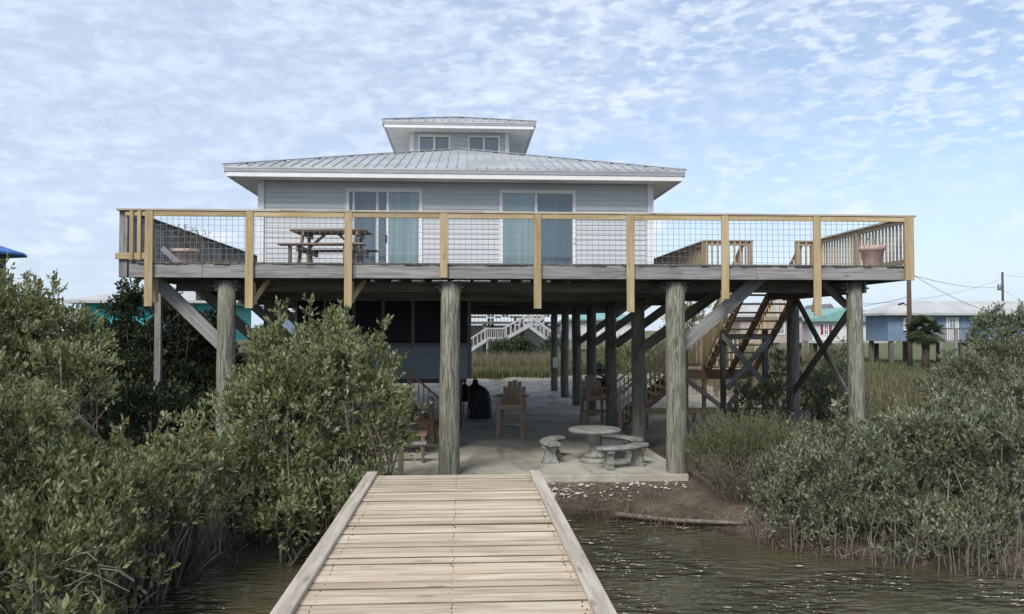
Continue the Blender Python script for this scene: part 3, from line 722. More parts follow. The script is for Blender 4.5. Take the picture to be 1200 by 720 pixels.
def eaves(ex0, ex1, ey0, ey1, ez, mat1='fascia_metal', h1=.075, h2=.105):
    zt = ez - .055
    for (a, c) in (((ex0, ey0), (ex1, ey0)), ((ex0, ey1), (ex1, ey1))):
        beam('drip_edge', house, (a[0] + .02, a[1] + .02 * (1 if a[1] == ey0 else -1), zt - h1 / 2), (c[0] - .02, c[1] + .02 * (1 if a[1] == ey0 else -1), zt - h1 / 2), .03, h1, mat1, 0, .002)
        beam('fascia', house, (a[0] + .06, a[1] + .035 * (1 if a[1] == ey0 else -1), zt - h1 - h2 / 2), (c[0] - .06, c[1] + .035 * (1 if a[1] == ey0 else -1), zt - h1 - h2 / 2), .03, h2, 'white', 0, .002)
    for X_, s in ((ex0, 1), (ex1, -1)):
        beam('drip_edge', house, (X_ + .02 * s, ey0 + .04, zt - h1 / 2), (X_ + .02 * s, ey1 - .04, zt - h1 / 2), .03, h1, mat1, 0, .002)
        beam('fascia', house, (X_ + .075 * s, ey0 + .055, zt - h1 - h2 / 2), (X_ + .075 * s, ey1 - .055, zt - h1 - h2 / 2), .03, h2, 'white', 0, .002)
    return zt - h1 - h2 + .03
zs = eaves(EX0, EX1, EY0, EY1, EZ)
def soffit(ex0, ex1, ey0, ey1, wx0, wx1, wy0, wy1, z):
    s0 = box('soffit', house, (ex0 + .1, ey0 + .06, z), (ex1 - .1, wy0 - .03, z + .02), 'soffit', 0)
    s1 = box('soffit', house, (ex0 + .1, wy0 - .028, z), (wx0 - .03, ey1 - .06, z + .02), 'soffit', 0)
    s2 = box('soffit', house, (wx1 + .03, wy0 - .028, z), (ex1 - .1, ey1 - .06, z + .02), 'soffit', 0)
    for s_, (xa, xb, ya, yb, ax) in ((s0, (ex0 + .1, ex1 - .1, ey0 + .06, wy0 - .03, 'x')), (s1, (ex0 + .1, wx0 - .03, wy0, ey1 - .06, 'y')), (s2, (wx1 + .03, ex1 - .1, wy0, ey1 - .06, 'y'))):
        q = (xa if ax == 'x' else ya) + .15
        while q < (xb if ax == 'x' else yb):      # raised seams between the soffit panels
            if ax == 'x': box('seam', s_, (q - .006, ya, z - .006), (q + .006, yb, z - .0005), 'soffit', 0)
            else: box('seam', s_, (xa, q - .006, z - .006), (xb, q + .006, z - .0005), 'soffit', 0)
            q += .30
soffit(EX0, EX1, EY0, EY1, HX0, HX1, HY0, HY1, zs)
# cupola
CY0 = 24.05; CX0, CX1 = -1.60, 1.33; CY1 = CY0 + 2.93; CE = .68; CEZ = 8.58
cw = box('cupola_wall', house, (CX0, CY0, 7.3), (CX1, CY1, CEZ - .06), 'siding')
cwin = [(P(490, 160, CY0).x, P(528, 160, CY0).x), (P(548, 160, CY0).x, P(586, 160, CY0).x)]
WZ0, WZ1 = 7.76, 8.38
siding(cw, (CX0 + .1, CY0), (cwin[0][0], CY0), 7.5, 8.46, 'S', 'siding'); siding(cw, (cwin[0][1], CY0), (cwin[1][0], CY0), 7.5, 8.46, 'S', 'siding'); siding(cw, (cwin[1][1], CY0), (CX1 - .1, CY0), 7.5, 8.46, 'S', 'siding')
for a, c in cwin: siding(cw, (a, CY0), (c, CY0), WZ1, 8.46, 'S', 'siding')
siding(cw, (CX0, CY0 + .1), (CX0, CY1 - .1), 7.3, 8.46, 'W', 'siding'); siding(cw, (CX1, CY0 + .1), (CX1, CY1 - .1), 7.3, 8.46, 'E', 'siding')
for q in (CX0, CX1 - .10): box('corner_trim', house, (q - .01, CY0 - .04, 7.4), (q + .11, CY0 + .08, 8.46), 'white')
for a, c in cwin:
    wn = box('window', house, (a, CY0 - .05, WZ1 - .06), (c, CY0 + .01, WZ1), 'white')
    box('sill', wn, (a, CY0 - .05, WZ0 - .06), (c, CY0 + .01, WZ0), 'white')
    for q in (a, (a + c) / 2 - .03, c - .06): box('frame', wn, (q, CY0 - .048, WZ0 + .002), (q + .06, CY0 + .01, WZ1 - .062), 'white')
    for q in (a + .062, (a + c) / 2 + .032): box('pane', wn, (q, CY0 - .03, WZ0 + .003), (q + (c - a) / 2 - .095, CY0 - .02, WZ1 - .063), 'glass3', 0)
hiproof(house, CX0 - CE - .08, CX1 + CE + .08, CY0 - CE, CY1 + CE, CEZ + .06, PITCH)
zc_ = eaves(CX0 - CE - .08, CX1 + CE + .08, CY0 - CE, CY1 + CE, CEZ + .06, 'fascia_metal', .06, .09)
soffit(CX0 - CE - .08, CX1 + CE + .08, CY0 - CE, CY1 + CE, CX0, CX1, CY0, CY1, zc_)
# floor structure and piles under the house
box('floor', house, (HX0 + .02, HY0 + .02, HZ0 - .10), (HX1 - .02, HY1, HZ0 - .052), 'dgrey', 0)
q = HX0 + .3
while q < HX1: beam('joist', house, (q, HY0 - .1, HZ0 - .22), (q, HY1, HZ0 - .22), .04, .23, 'dgrey'); q += .6
for yy in PYS[1:]: beam('girder', house, (-5.8, yy, GZ - .02), (5.6, yy, GZ - .02), .16, .22, 'dgrey')
for yy in PYS[1:]:
    for sx in PX:
        if sx < 0 and yy > 21: 
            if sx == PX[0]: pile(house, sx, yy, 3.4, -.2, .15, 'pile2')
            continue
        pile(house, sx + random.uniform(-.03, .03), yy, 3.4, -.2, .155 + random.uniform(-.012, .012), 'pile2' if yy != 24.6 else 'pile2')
tgz = P(652, 425, 34.3).z
tagp = box('notice_plate', house, (3.78, 34.30, tgz - .22), (3.98, 34.335, tgz + .22), 'white', 0)
# ceiling light and fans hanging under the floor
fx = thing('light_fixture', (.9, 19.6, 3.3), 'unlit white strip light under the house ceiling', 'light')
A_ = P(600, 342, 19.6); B_ = P(657, 343.5, 19.6)
box('housing', fx, (A_.x, 19.55, A_.z - .03), (B_.x, 19.72, A_.z + .05), 'offwhite'); tube('lamp_tube', fx, [(A_.x + .03, 19.6, A_.z - .045), (B_.x - .03, 19.6, A_.z - .045)], [.015, .015], 'white', 8)
for (px, py, yy, lab) in ((584, 352, 24, 'left dark ceiling fan hanging under the house floor'), (612, 354, 26.5, 'right dark ceiling fan hanging farther under the house floor')):
    c = P(px, py, yy); f = thing('ceiling_fan', (c.x, c.y, c.z), lab, 'ceiling fan', 'ceiling fans under the house')
    lathe('motor', f, [(.03, .25), (.03, .12), (.10, .09), (.11, 0), (.05, -.05), (.01, -.06)], 'mullion', n=14)
    for k in range(4):
        an = k * math.pi / 2 + .35; beam('blade', f, (.12 * math.cos(an), .12 * math.sin(an), .04), (.62 * math.cos(an), .62 * math.sin(an), .04), .12, .012, 'mullion', .15, .003, True)

# ------------------------------------------------------------------ screened room under the house
sr = thing('screened_room', (-2, 22, 0), 'screened room with slate blue lower siding hung under the house', 'screened room')
SY_ = 21.0; sx1 = P(552, 400, SY_).x; sx0 = -4.3; zb_, zm_, zt_ = P(540, 444, SY_).z, P(540, 405, SY_).z, P(540, 347, SY_).z
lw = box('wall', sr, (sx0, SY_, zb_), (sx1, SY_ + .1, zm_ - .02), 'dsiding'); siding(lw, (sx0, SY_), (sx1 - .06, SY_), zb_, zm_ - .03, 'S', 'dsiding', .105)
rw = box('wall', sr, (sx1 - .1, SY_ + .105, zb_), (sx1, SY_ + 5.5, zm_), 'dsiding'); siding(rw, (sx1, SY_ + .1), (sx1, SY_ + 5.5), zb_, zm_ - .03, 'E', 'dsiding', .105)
box('sill_rail', sr, (sx0, SY_ - .04, zm_ - .018), (sx1, SY_ + .1, zm_ + .06), 'mullion'); box('head_rail', sr, (sx0, SY_ - .04, zt_), (sx1, SY_ + .1, zt_ + .05), 'mullion')
ms_ = [P(px, 380, SY_).x for px in (381, 415, 449, 484, 518, 550)]
for q in ms_: box('mullion', sr, (q - .045, SY_ - .035, (zb_ if q > 0 else zm_ + .062)), (q + .045, SY_ + .06, zt_ - .002), 'mullion')
for a, c in zip([sx0] + ms_[:-1], ms_): box('screen_panel', sr, (a + .046, SY_ + .02, zm_ + .062), (c - .047, SY_ + .03, zt_ - .002), 'screen', 0)
box('screen_panel', sr, (sx1 - .06, SY_ + .11, zm_ + .005), (sx1 - .04, SY_ + 5.5, zt_), 'screen', 0)
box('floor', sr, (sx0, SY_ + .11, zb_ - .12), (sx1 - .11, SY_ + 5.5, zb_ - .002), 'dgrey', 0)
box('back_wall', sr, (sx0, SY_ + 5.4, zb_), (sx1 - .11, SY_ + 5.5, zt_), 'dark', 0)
for q in (sx0 + .2, sx1 - .3):
    for yy in (SY_ + .3, SY_ + 5.2): box('post', sr, (q - .07, yy - .07, -.05), (q + .07, yy + .07, zb_ - .12), 'dgrey')
# steps up to it
ls = thing('porch_steps', (-1.4, 18.5, 0), 'short brown wooden steps and handrail beside the left front pile', 'steps')
A_ = P(470, 428, 18.6); B_ = P(520, 472, 18.6)
beam('handrail', ls, A_, B_, .09, .045, 'brown'); beam('handrail', ls, B_, B_ + Vector((.35, 0, -.28)), .09, .045, 'brown')
C_ = P(506, 465, 18.62); box('post', ls, (C_.x - .05, 18.56, 0.), (C_.x + .05, 18.66, C_.z), 'brown')
D_ = P(480, 440, 18.62); box('post', ls, (D_.x - .05, 18.56, 0.), (D_.x + .05, 18.66, D_.z), 'brown')
for k in range(4): q = D_.x + .1 + k * .11; zt = A_.z + (B_.z - A_.z) * (q - A_.x) / (B_.x - A_.x); box('baluster', ls, (q - .012, 18.6, .55), (q + .012, 18.63, zt), 'mullion')
for i in range(4):
    q = C_.x + .45 - i * .28; box('tread', ls, (q - .30, 18.66, .17 + i * .19 - .04), (q, 19.7, .17 + i * .19), 'brown')
for sy in (18.7, 19.68): beam('stringer', ls, (C_.x + .5, sy, .02), (C_.x - .85, sy, .92), .045, .22, 'brown')
pl_ = P(484, 492, 17.2); lo = thing('low_platform', (pl_.x, 17.2, 0), 'low wooden landing platform at the foot of the brown steps', 'platform')
for k in range(5): box('board', lo, (pl_.x - .9, 16.9 + k * .145, .40), (pl_.x + .30, 17.04 + k * .145, .438), 'brown')
for (a, c_) in ((-.8, 16.95), (.22, 16.95), (-.8, 17.5), (.22, 17.5)): box('leg', lo, (pl_.x + a - .04, c_ - .04, 0), (pl_.x + a + .04, c_ + .04, .398), 'brown')
pl_ = P(482, 518, 16.0); lo = thing('plank_bench', (pl_.x, 16, 0), 'small grey plank bench standing between the yellow post and the platform', 'bench')
box('seat', lo, (pl_.x - .5, 15.9, .36), (pl_.x + .3, 16.15, .405), 'grey')
for a in (-.42, .2): box('leg', lo, (pl_.x + a, 15.94, 0), (pl_.x + a + .05, 16.1, .358), 'dgrey')
q = P(470, 500, 14.62); yp = box('wooden_post', None, (q.x - .045, 14.58, 0), (q.x + .045, 14.67, P(470, 488, 14.62).z), 'new'); tag(yp, 'short yellow pine post at the slab edge beside the left bush', 'post')
q = P(572, 556, 14.6)

# ------------------------------------------------------------------ furniture on the slab
def gtarget(px, py): return P(px, py, z=0)
# covered grill
c = gtarget(561, 490); gr_t = thing('covered_grill', (c.x, c.y, 0), 'barbecue grill under a black fitted cover beside the screened room', 'grill')
V = []; F = []; n = 36; hs = [0, .1, .3, .55, .72, .84, .92, .97, 1.03, 1.10, 1.12]
rx = [.36, .34, .34, .33, .31, .27, .19, .10, .085, .07, .02]; ry = [.30, .29, .29, .28, .27, .24, .17, .09, .08, .06, .02]; ox = [.02, .02, .02, .02, 0, -.04, -.09, -.10, -.10, -.10, -.10]
for i, h in enumerate(hs):
    for k in range(n):
        t = 2 * math.pi * k / n; fo = 1 + (.05 * math.sin(t * 7 + h * 2) + .03 * math.sin(t * 11)) * max(0, 1 - h)
        sq = (abs(math.cos(t)) ** 4 + abs(math.sin(t)) ** 4) ** -.25
        V.append((ox[i] + rx[i] * math.cos(t) * fo * sq, ry[i] * math.sin(t) * fo * sq, h + .02))
for i in range(len(hs) - 1):
    for k in range(n): a = i * n + k; b_ = i * n + (k + 1) % n; F.append((a, b_, b_ + n, a + n))
F.append(tuple(range((len(hs) - 1) * n, len(hs) * n)))
polymesh('cover', V, F, 'black', gr_t, W[gr_t], True)
for sx, sy in ((.28, -.22), (-.28, -.22), (.28, .22), (-.28, .22)): tube('leg', gr_t, [(sx, sy, 0), (sx, sy, .3)], [.015, .015], 'steel', 8, loc=True)
# small dark smoker half hidden behind the pile
c = gtarget(545, 487); sm = thing('charcoal_smoker', (c.x - .02, c.y, 0), 'small dark charcoal smoker half hidden between the pile and the covered grill', 'smoker')
lathe('barrel', sm, [(.12, .42), (.17, .5), (.19, .66), (.18, .80), (.12, .9), (.03, .96), (.03, 1.0)], 'black', n=20)
for k in range(3): an = k * 2.1 + .4; tube('leg', sm, [(.14 * math.cos(an), .14 * math.sin(an), .5), (.2 * math.cos(an), .2 * math.sin(an), 0)], [.014, .014], 'black', 6, loc=True)
beam('side_shelf', sm, (.16, 0, .84), (.40, 0, .84), .22, .02, 'black', loc=True)

def adirondack(loc, rz, label, tall=True):
    t = thing('bar_chair', loc, label, 'chair', 'tall wooden slatted chairs on the slab', rz)
    sh = .74
    for sx in (-.27, .27):
        beam('leg', t, (sx * 1.12, -.30, 0), (sx, -.24, sh + .22), .09, .035, 'chair', 0, .004, True)
        beam('leg', t, (sx * 1.12, .28, 0), (sx, .20, sh + .22), .09, .035, 'chair', 0, .004, True)
        beam('arm', t, (sx * 1.25, -.38, sh + .235), (sx * 1.18, .28, sh + .235), .13, .028, 'chair', 0, .004, True)
        beam('side_rail', t, (sx, -.26, sh - .03), (sx, .24, sh - .08), .03, .10, 'chair', 0, .004, True)
        beam('stretcher', t, (sx * 1.07, -.27, .34), (sx * 1.07, .25, .34), .03, .07, 'chair', 0, .004, True)
    for k in range(5): y = -.24 + k * .1; beam('seat_slat', t, (-.29, y, sh + .03 - k * .008), (.29, y, sh + .03 - k * .008), .09, .022, 'chair', 0, .004, True)
    beam('apron', t, (-.29, -.285, sh - .01), (.29, -.285, sh - .01), .022, .12, 'chair', 0, .004, True)
    beam('footrest', t, (-.31, -.31, .33), (.31, -.31, .33), .10, .03, 'chair', 0, .004, True)
    beam('footrest', t, (-.31, .26, .33), (.31, .26, .33), .03, .07, 'chair', 0, .004, True)
    hts = [.44, .56, .60, .56, .44]
    for k, h in enumerate(hts):
        a = (k - 2) * .098; o = beam('back_slat', t, (a, .20, sh - .02), (a * 1.2, .20 + h * .36, sh + h), .108, .02, 'chair', 0, .02, True)
        # rounded head of each slat
    beam('back_rail', t, (-.26, .25, sh + .1), (.26, .25, sh + .1), .025, .06, 'chair', 0, .004, True)
    beam('back_rail', t, (-.25, .345, sh + .34), (.25, .345, sh + .34), .025, .06, 'chair', 0, .004, True)
    return t
c = gtarget(600, 511); adirondack((c.x, c.y, 0), R(-14), 'tall wooden slatted chair standing alone beside the covered grill')
c = gtarget(697, 497); adirondack((c.x, c.y, 0), R(8), 'tall wooden slatted chair between the piles behind the stone table')

c = gtarget(697, 541); tb = thing('stone_table', (c.x, c.y, 0), 'round cast stone table with a fluted pedestal', 'table')
lathe('table_top', tb, [(.30, .56), (.46, .57), (.505, .59), (.525, .615), (.52, .64), (.49, .655), (.2, .657)], 'stone', n=40)
lathe('pedestal', tb, [(.19, .08), (.21, .12), (.17, .16), (.13, .20), (.105, .30), (.11, .45), (.15, .53), (.22, .559)], 'stone', n=48, flute=.06)
lathe('base', tb, [(.30, 0), (.30, .035), (.26, .05), (.25, .08)], 'stone', n=36)
def bench(loc, rz, label):
    t = thing('stone_bench', loc, label, 'bench', 'curved cast stone benches round the table', rz)
    r0, r1 = .78, 1.12; n = 18; V = []; F = []; a0, a1 = R(-36), R(36)
    prof = [(r0 + .03, .355), (r0, .385), (r0 + .02, .415), ((r0 + r1) / 2, .425), (r1 - .02, .415), (r1, .385), (r1 - .03, .355)]
    for i in range(n + 1):
        an = a0 + (a1 - a0) * i / n
        sh = .012 if i in (0, n) else 0
        for r, z in prof: V.append(((r - (r - .95) * (.12 if i in (0, n) else 0)) * math.sin(an), (r - (r - .95) * (.12 if i in (0, n) else 0)) * -math.cos(an) + .95, z))
    m_ = len(prof)
    for i in range(n):
        for k in range(m_): a = i * m_ + k; b_ = i * m_ + (k + 1) % m_; F.append((a, b_, b_ + m_, a + m_))
    F.append(tuple(range(m_))); F.append(tuple(range(n * m_, (n + 1) * m_))[::-1])
    polymesh('seat', V, F, 'stone', t, W[t])
    for s in (-1, 1):
        an = s * R(22); px, py = .95 * math.sin(an), -.95 * math.cos(an) + .95
        prof2 = [(.16, 0), (.16, .05), (.12, .07), (.13, .12), (.09, .18), (.10, .25), (.15, .31), (.16, .354)]
        V = []; F = []
        rt = Matrix.Rotation(an, 3, 'Z')
        for w, z in prof2:
            for (a, b_) in ((-.055, -1), (.055, -1), (.055, 1), (-.055, 1)):
                tw = .055 + (.012 if z < .06 or z > .3 else 0)
                v = rt @ Vector((math.copysign(tw, a), b_ * w, 0)); V.append((px + v.x, py + v.y, z))
        for i in range(len(prof2) - 1):
            for k in range(4): a = i * 4 + k; b_ = i * 4 + (k + 1) % 4; F.append((a, b_, b_ + 4, a + 4))
        F.append((3, 2, 1, 0)); e = (len(prof2) - 1) * 4; F.append((e, e + 1, e + 2, e + 3))
        polymesh('leg', V, F, 'stone', t, W[t])
tc_ = c
for ang, lab in ((R(-102), 'curved cast stone bench left of the round stone table, seen end on'), (R(30), 'curved cast stone bench in front of the table nearest the slab corner'), (R(143), 'curved cast stone bench behind the table beside the second pile')):
    rr = .92
    bench((c.x + math.sin(ang) * rr, c.y - math.cos(ang) * rr, 0), ang, lab)

# picnic table on the deck
pc = P(389, 290, 16.1); pt_ = thing('picnic_table', (pc.x, 16.1, DZ), 'dark weathered picnic table standing on the deck before the left door', 'picnic table', None, R(-4))
for k in range(5): beam('table_board', pt_, (-.74, -.30 + k * .15, .74), (.74, -.30 + k * .15, .74), .14, .035, 'picnic', 0, .006, True)
for sy in (-.66, .66):
    for k in (0, 1): beam('bench_board', pt_, (-.85, sy + (k - .5) * .14, .43), (.78, sy + (k - .5) * .14, .43), .13, .035, 'picnic', 0, .006, True)
for sx in (-.52, .52):
    beam('leg', pt_, (sx, -.52, 0), (sx, -.2, .72), .04, .12, 'picnic', 0, .004, True); beam('leg', pt_, (sx, .52, 0), (sx, .2, .72), .04, .12, 'picnic', 0, .004, True)
    beam('bench_support', pt_, (sx + .04, -.76, .36), (sx + .04, .76, .36), .04, .11, 'picnic', 0, .004, True)
    beam('top_support', pt_, (sx + .04, -.36, .68), (sx + .04, .36, .68), .04, .09, 'picnic', 0, .004, True)
    beam('brace', pt_, (sx * .92, 0, .40), (sx * .25, 0, .70), .05, .05, 'picnic', 0, .004, True)
    for sy in (-.66, .66): beam('bench_leg', pt_, (sx - .12, sy, 0), (sx - .12, sy, .41), .05, .09, 'picnic', 0, .004, True)

# ------------------------------------------------------------------ vegetation
def unit(v): return v / np.maximum(np.linalg.norm(v, axis=-1, keepdims=True), 1e-6)
def leaves(centers, dirs, per, L, Wd, spread, stem, mat_rnd, upb=.3, off=None):
    """sprigs of leaves: each sprig has `per` leaves spaced along its stem, folded along the midrib"""
    n = len(centers); C = np.repeat(centers, per, 0); D = np.repeat(unit(dirs), per, 0)
    k = np.tile(np.arange(per), n) / max(per - 1, 1)
    rv = unit(rng.normal(size=(n * per, 3))); side = unit(np.cross(D, rv))
    pos = C + D * (k * stem)[:, None]
    opening = (spread * (1.15 - .7 * k))[:, None]
    ld = unit(D * (1 - opening * .5) + side * opening + np.array([0, 0, upb]))
    ln = (L * rng.uniform(.5, 1.25, n * per))[:, None]; wd = (Wd * rng.uniform(.75, 1.2, n * per))[:, None]
    wv = unit(np.cross(ld, unit(rng.normal(size=(n * per, 3)) + D * .8))); nv = np.cross(ld, wv)
    v0 = pos; v1 = pos + ld * ln * .55 + wv * wd * .5 + nv * wd * .12; v2 = pos + ld * ln; v3 = pos + ld * ln * .55 - wv * wd * .5 + nv * wd * .12
    V = np.stack([v0, v1, v2, v3], 1).reshape(-1, 3)
    b_ = np.arange(n * per)[:, None] * 4
    T = np.concatenate([b_ + np.array([[0, 1, 2]]), b_ + np.array([[0, 2, 3]])], 1).reshape(-1, 3)
    sp = np.repeat(rng.uniform(-.20, .20, n) + (0 if off is None else off), per)
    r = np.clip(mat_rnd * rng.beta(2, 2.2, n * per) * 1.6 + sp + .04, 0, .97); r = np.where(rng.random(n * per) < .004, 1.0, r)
    return V, T, np.repeat(r, 4)
def bush(name, label, cat, blobs, mat='leaf', dens=1.0, L=.062, Wd=.026, clump=.30, per=9, group=None, stalks=True, upb=.3, twigs=60, spikes=0, bark='bark', tone=.62, base=None):
    """blobs: (centre, (rx, ry, rz)). Clumps of sprigs over the blobs, a few inside, on a branching stem frame."""
    cs = []; ds = []; of = []; cl = []; bl = [(np.array(c), np.maximum(np.array(r) - clump * .55, np.array(r) * .45)) for c, r in blobs]
    for c, r in bl:
        area = 4 * math.pi * ((r[0] * r[1]) ** 1.6 / 3 + (r[0] * r[2]) ** 1.6 / 3 + (r[1] * r[2]) ** 1.6 / 3) ** (1 / 1.6)
        nc = max(8, int(area / (clump * clump) * 1.2))
        d = unit(rng.normal(size=(nc, 3))); d[:, 2] = np.where(d[:, 2] < -.55, -d[:, 2], d[:, 2])
        p = c + d * (r * rng.uniform(.62, 1.0, nc)[:, None] + (rng.random(nc) ** 2.5)[:, None] * clump * .9)
        keep = np.ones(nc, bool)
        for c2, r2 in bl:
            if c2 is c: continue
            keep &= (((p - c2) / r2) ** 2).sum(1) > .55
        p = p[keep]; d = unit(d[keep] / r * r.mean())
        for pp, dd in zip(p, d):
            to = rng.uniform(-.26, .30); cl.append((pp, dd)); rad = clump * rng.uniform(.35, 1.05)
            ns = int(26 * dens * (rad / .3) ** 2 * (.062 / L) ** 1.0); sd = unit(rng.normal(size=(ns, 3)) + dd * .9 + np.array([0, 0, .35]))
            cs.append(pp + sd * rad * rng.uniform(.35, 1.0, ns)[:, None] * np.array([1, 1, .8])); ds.append(sd + np.array([0, 0, .55]) + rng.normal(size=(ns, 3)) * .25); of.append(np.full(ns, to))
        # a loose fill inside so the crown is not hollow
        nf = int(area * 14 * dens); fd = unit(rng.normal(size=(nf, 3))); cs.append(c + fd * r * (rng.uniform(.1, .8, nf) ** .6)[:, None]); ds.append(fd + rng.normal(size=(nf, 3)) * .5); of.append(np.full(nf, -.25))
    # wispy leading shoots
    top = sorted(cl, key=lambda q: -q[0][2])[:max(1, len(cl) // 3)]
    tw = MB()
    for k in range(spikes):
        pp, dd = top[int(rng.integers(len(top)))]; h = rng.uniform(.25, .65); e = pp + unit(np.array([rng.normal() * .3, rng.normal() * .3, 1.0])) * h
        tw.tube([pp, (pp + e) / 2 + rng.normal(size=3) * .02, e], [.007, .006, .003], 4); m_ = int(5 + h * 16)
        t = rng.uniform(.15, 1, m_)[:, None]; cs.append(pp + (e - pp) * t + rng.normal(size=(m_, 3)) * .035); ds.append(rng.normal(size=(m_, 3)) * .6 + np.array([0, 0, .8])); of.append(np.full(m_, .12))
    cs = np.concatenate(cs); ds = np.concatenate(ds); of = np.concatenate(of)
    gz = ground_z(cs[:, 0], cs[:, 1]); ok = cs[:, 2] > np.maximum(gz, WATER) + .10; cs = cs[ok]; ds = ds[ok]; of = of[ok]
    V, T, r = leaves(cs, ds, per, L, Wd, .85, L * 1.5, tone, upb, of)
    bc = base if base is not None else bl[0][0]
    th = thing(name, (float(bc[0]), float(bc[1]), float(max(ground_z(bc[0], bc[1]), -1))), label, cat, group)
    fo = trimesh('foliage', V, T, r, mat, th); tag(fo, kind='stuff')
    # stems: from a few feet to the clumps
    feet = [np.array([c[0] + rng.normal() * r_[0] * .3, c[1] + rng.normal() * r_[1] * .3, 0]) for c, r_ in bl for _ in range(2)]
    for f in feet: f[2] = float(ground_z(f[0], f[1])) - .05
    idxs = rng.permutation(len(cl))[:twigs]
    for i in idxs:
        pp, dd = cl[i]; f = min(feet, key=lambda q: np.linalg.norm(q[:2] - pp[:2]))
        m1 = f + (pp - f) * .45 + rng.normal(size=3) * .12; m2 = f + (pp - f) * .78 + rng.normal(size=3) * .10; R0 = rng.uniform(.012, .030)
        tw.tube([f, m1, m2, pp + dd * clump * (.9 if rng.random() < .35 else 0)], [R0, R0 * .75, R0 * .45, R0 * .2], 5)
    tag(tw.build('branch', bark, th, True), kind='stuff')
    return th
def rp(px, ry, Y): return px * Y / FPX
def blob(px, py, Y, rxp, ryp, rd): return (tuple(P(px, py, Y)), (rxp * Y / FPX, rd, ryp * Y / FPX))

LK = dict(L=.082, Wd=.033, per=8)
bush('mangrove_bush', 'large olive green mangrove bush filling the left foreground beside the pier', 'bush',
     [blob(15, 585, 8.6, 95, 75, .9), blob(100, 610, 8.4, 75, 62, .8), blob(10, 690, 7.4, 95, 75, .8), blob(90, 670, 7.7, 55, 50, .5), blob(-60, 570, 8.2, 90, 130, 1.0), blob(25, 510, 9.2, 62, 46, .7), blob(165, 580, 9.0, 50, 40, .6), blob(130, 655, 8.2, 52, 34, .5), blob(60, 720, 7.3, 70, 34, .5)],
     'leaf', 1.0, clump=.25, twigs=160, spikes=26, **LK)
bush('mangrove_bush', 'tall mangrove bush at the far left edge with wispy shoots above the roofline', 'bush',
     [blob(0, 445, 12.6, 75, 66, 1.2), blob(45, 405, 12.8, 46, 44, .9), blob(-70, 410, 12, 85, 80, 1.3), blob(75, 450, 12.0, 38, 40, .8), blob(90, 400, 13.2, 30, 36, .6), blob(20, 375, 13, 40, 32, .6)],
     'leaf', .9, clump=.30, twigs=90, spikes=60, **LK)
bush('mangrove_bush', 'broad rounded mangrove bush in front of the left deck piles, left of the pier', 'bush',
     [blob(340, 512, 11.7, 86, 82, 1.0), blob(400, 485, 12.0, 75, 75, .9), blob(385, 560, 11.6, 80, 60, .8), blob(385, 598, 11.0, 62, 38, .6), blob(300, 600, 10.8, 55, 36, .6), blob(340, 620, 10.5, 45, 26, .5), blob(308, 480, 12.2, 44, 48, .8), blob(290, 570, 11.3, 62, 52, .7), blob(385, 425, 12.4, 34, 42, .5), blob(442, 505, 11.8, 40, 55, .6), blob(318, 425, 12.5, 26, 34, .5), blob(430, 430, 12.2, 28, 28, .4), blob(345, 440, 12.3, 40, 34, .5)],
     'leaf', 1.0, clump=.24, twigs=160, spikes=34, **LK)
bush('mangrove_bush', 'low mangrove thicket joining the two left bushes at the water edge', 'bush',
     [blob(222, 568, 10.0, 52, 42, .6), blob(180, 600, 9.2, 44, 36, .5), blob(150, 560, 10.0, 40, 35, .5)], 'leaf', 1.0, clump=.24, twigs=80, spikes=10, **LK)
bush('evergreen_tree', 'dark shaded evergreen behind the left end of the deck', 'tree',
     [blob(170, 455, 17.5, 85, 72, 1.6), blob(225, 450, 18.5, 55, 72, 1.5), blob(115, 430, 17, 50, 42, 1.2), blob(165, 505, 15.5, 80, 50, 1.0), blob(240, 490, 17.5, 45, 60, 1), blob(165, 378, 17.5, 42, 36, .9), blob(190, 400, 17.5, 40, 40, .9)],
     'leaf_dark', .9, .085, .04, .34, twigs=60, spikes=16)
bush('mangrove_bush', 'large grey green mangrove bush along the right bank of the water', 'bush',
     [blob(1000, 580, 11.3, 90, 65, 1.0), blob(1090, 560, 11.6, 95, 75, 1.1), blob(1170, 570, 11.0, 80, 85, 1.1), blob(940, 600, 11.2, 60, 42, .7), blob(1060, 632, 10.4, 75, 45, .6), blob(980, 625, 10.8, 60, 30, .5), blob(905, 605, 11.9, 42, 32, .5), blob(925, 565, 12.3, 46, 38, .6), blob(880, 618, 11.8, 26, 20, .35), blob(1110, 650, 10.0, 60, 30, .5), blob(1160, 635, 10.2, 75, 45, .6), blob(1250, 570, 10.8, 60, 95, 1.1)],
     'leaf_grey', 1.0, clump=.25, twigs=190, spikes=36, L=.072, Wd=.029, per=8)
bush('mangrove_bush', 'mangrove bush behind the right front pile and cross brace', 'bush',
     [blob(985, 532, 14.4, 62, 32, .9), blob(1065, 530, 14.6, 75, 38, 1.0), blob(1150, 515, 14.8, 80, 46, 1.0), blob(920, 540, 13.6, 45, 34, .6), blob(1225, 490, 14.8, 50, 55, 1)],
     'leaf_grey', .9, clump=.28, twigs=70, spikes=24, **LK)
bush('mangrove_bush', 'shaded mangrove bush beneath the staircase and the right deck corner', 'bush',
     [blob(893, 482, 19.4, 38, 26, .7), blob(965, 465, 20.0, 45, 34, .9), blob(918, 450, 19.6, 18, 30, .5), blob(985, 440, 22, 26, 22, .7)],
     'leaf_grey', .8, .085, .036, .30, twigs=50, spikes=20)
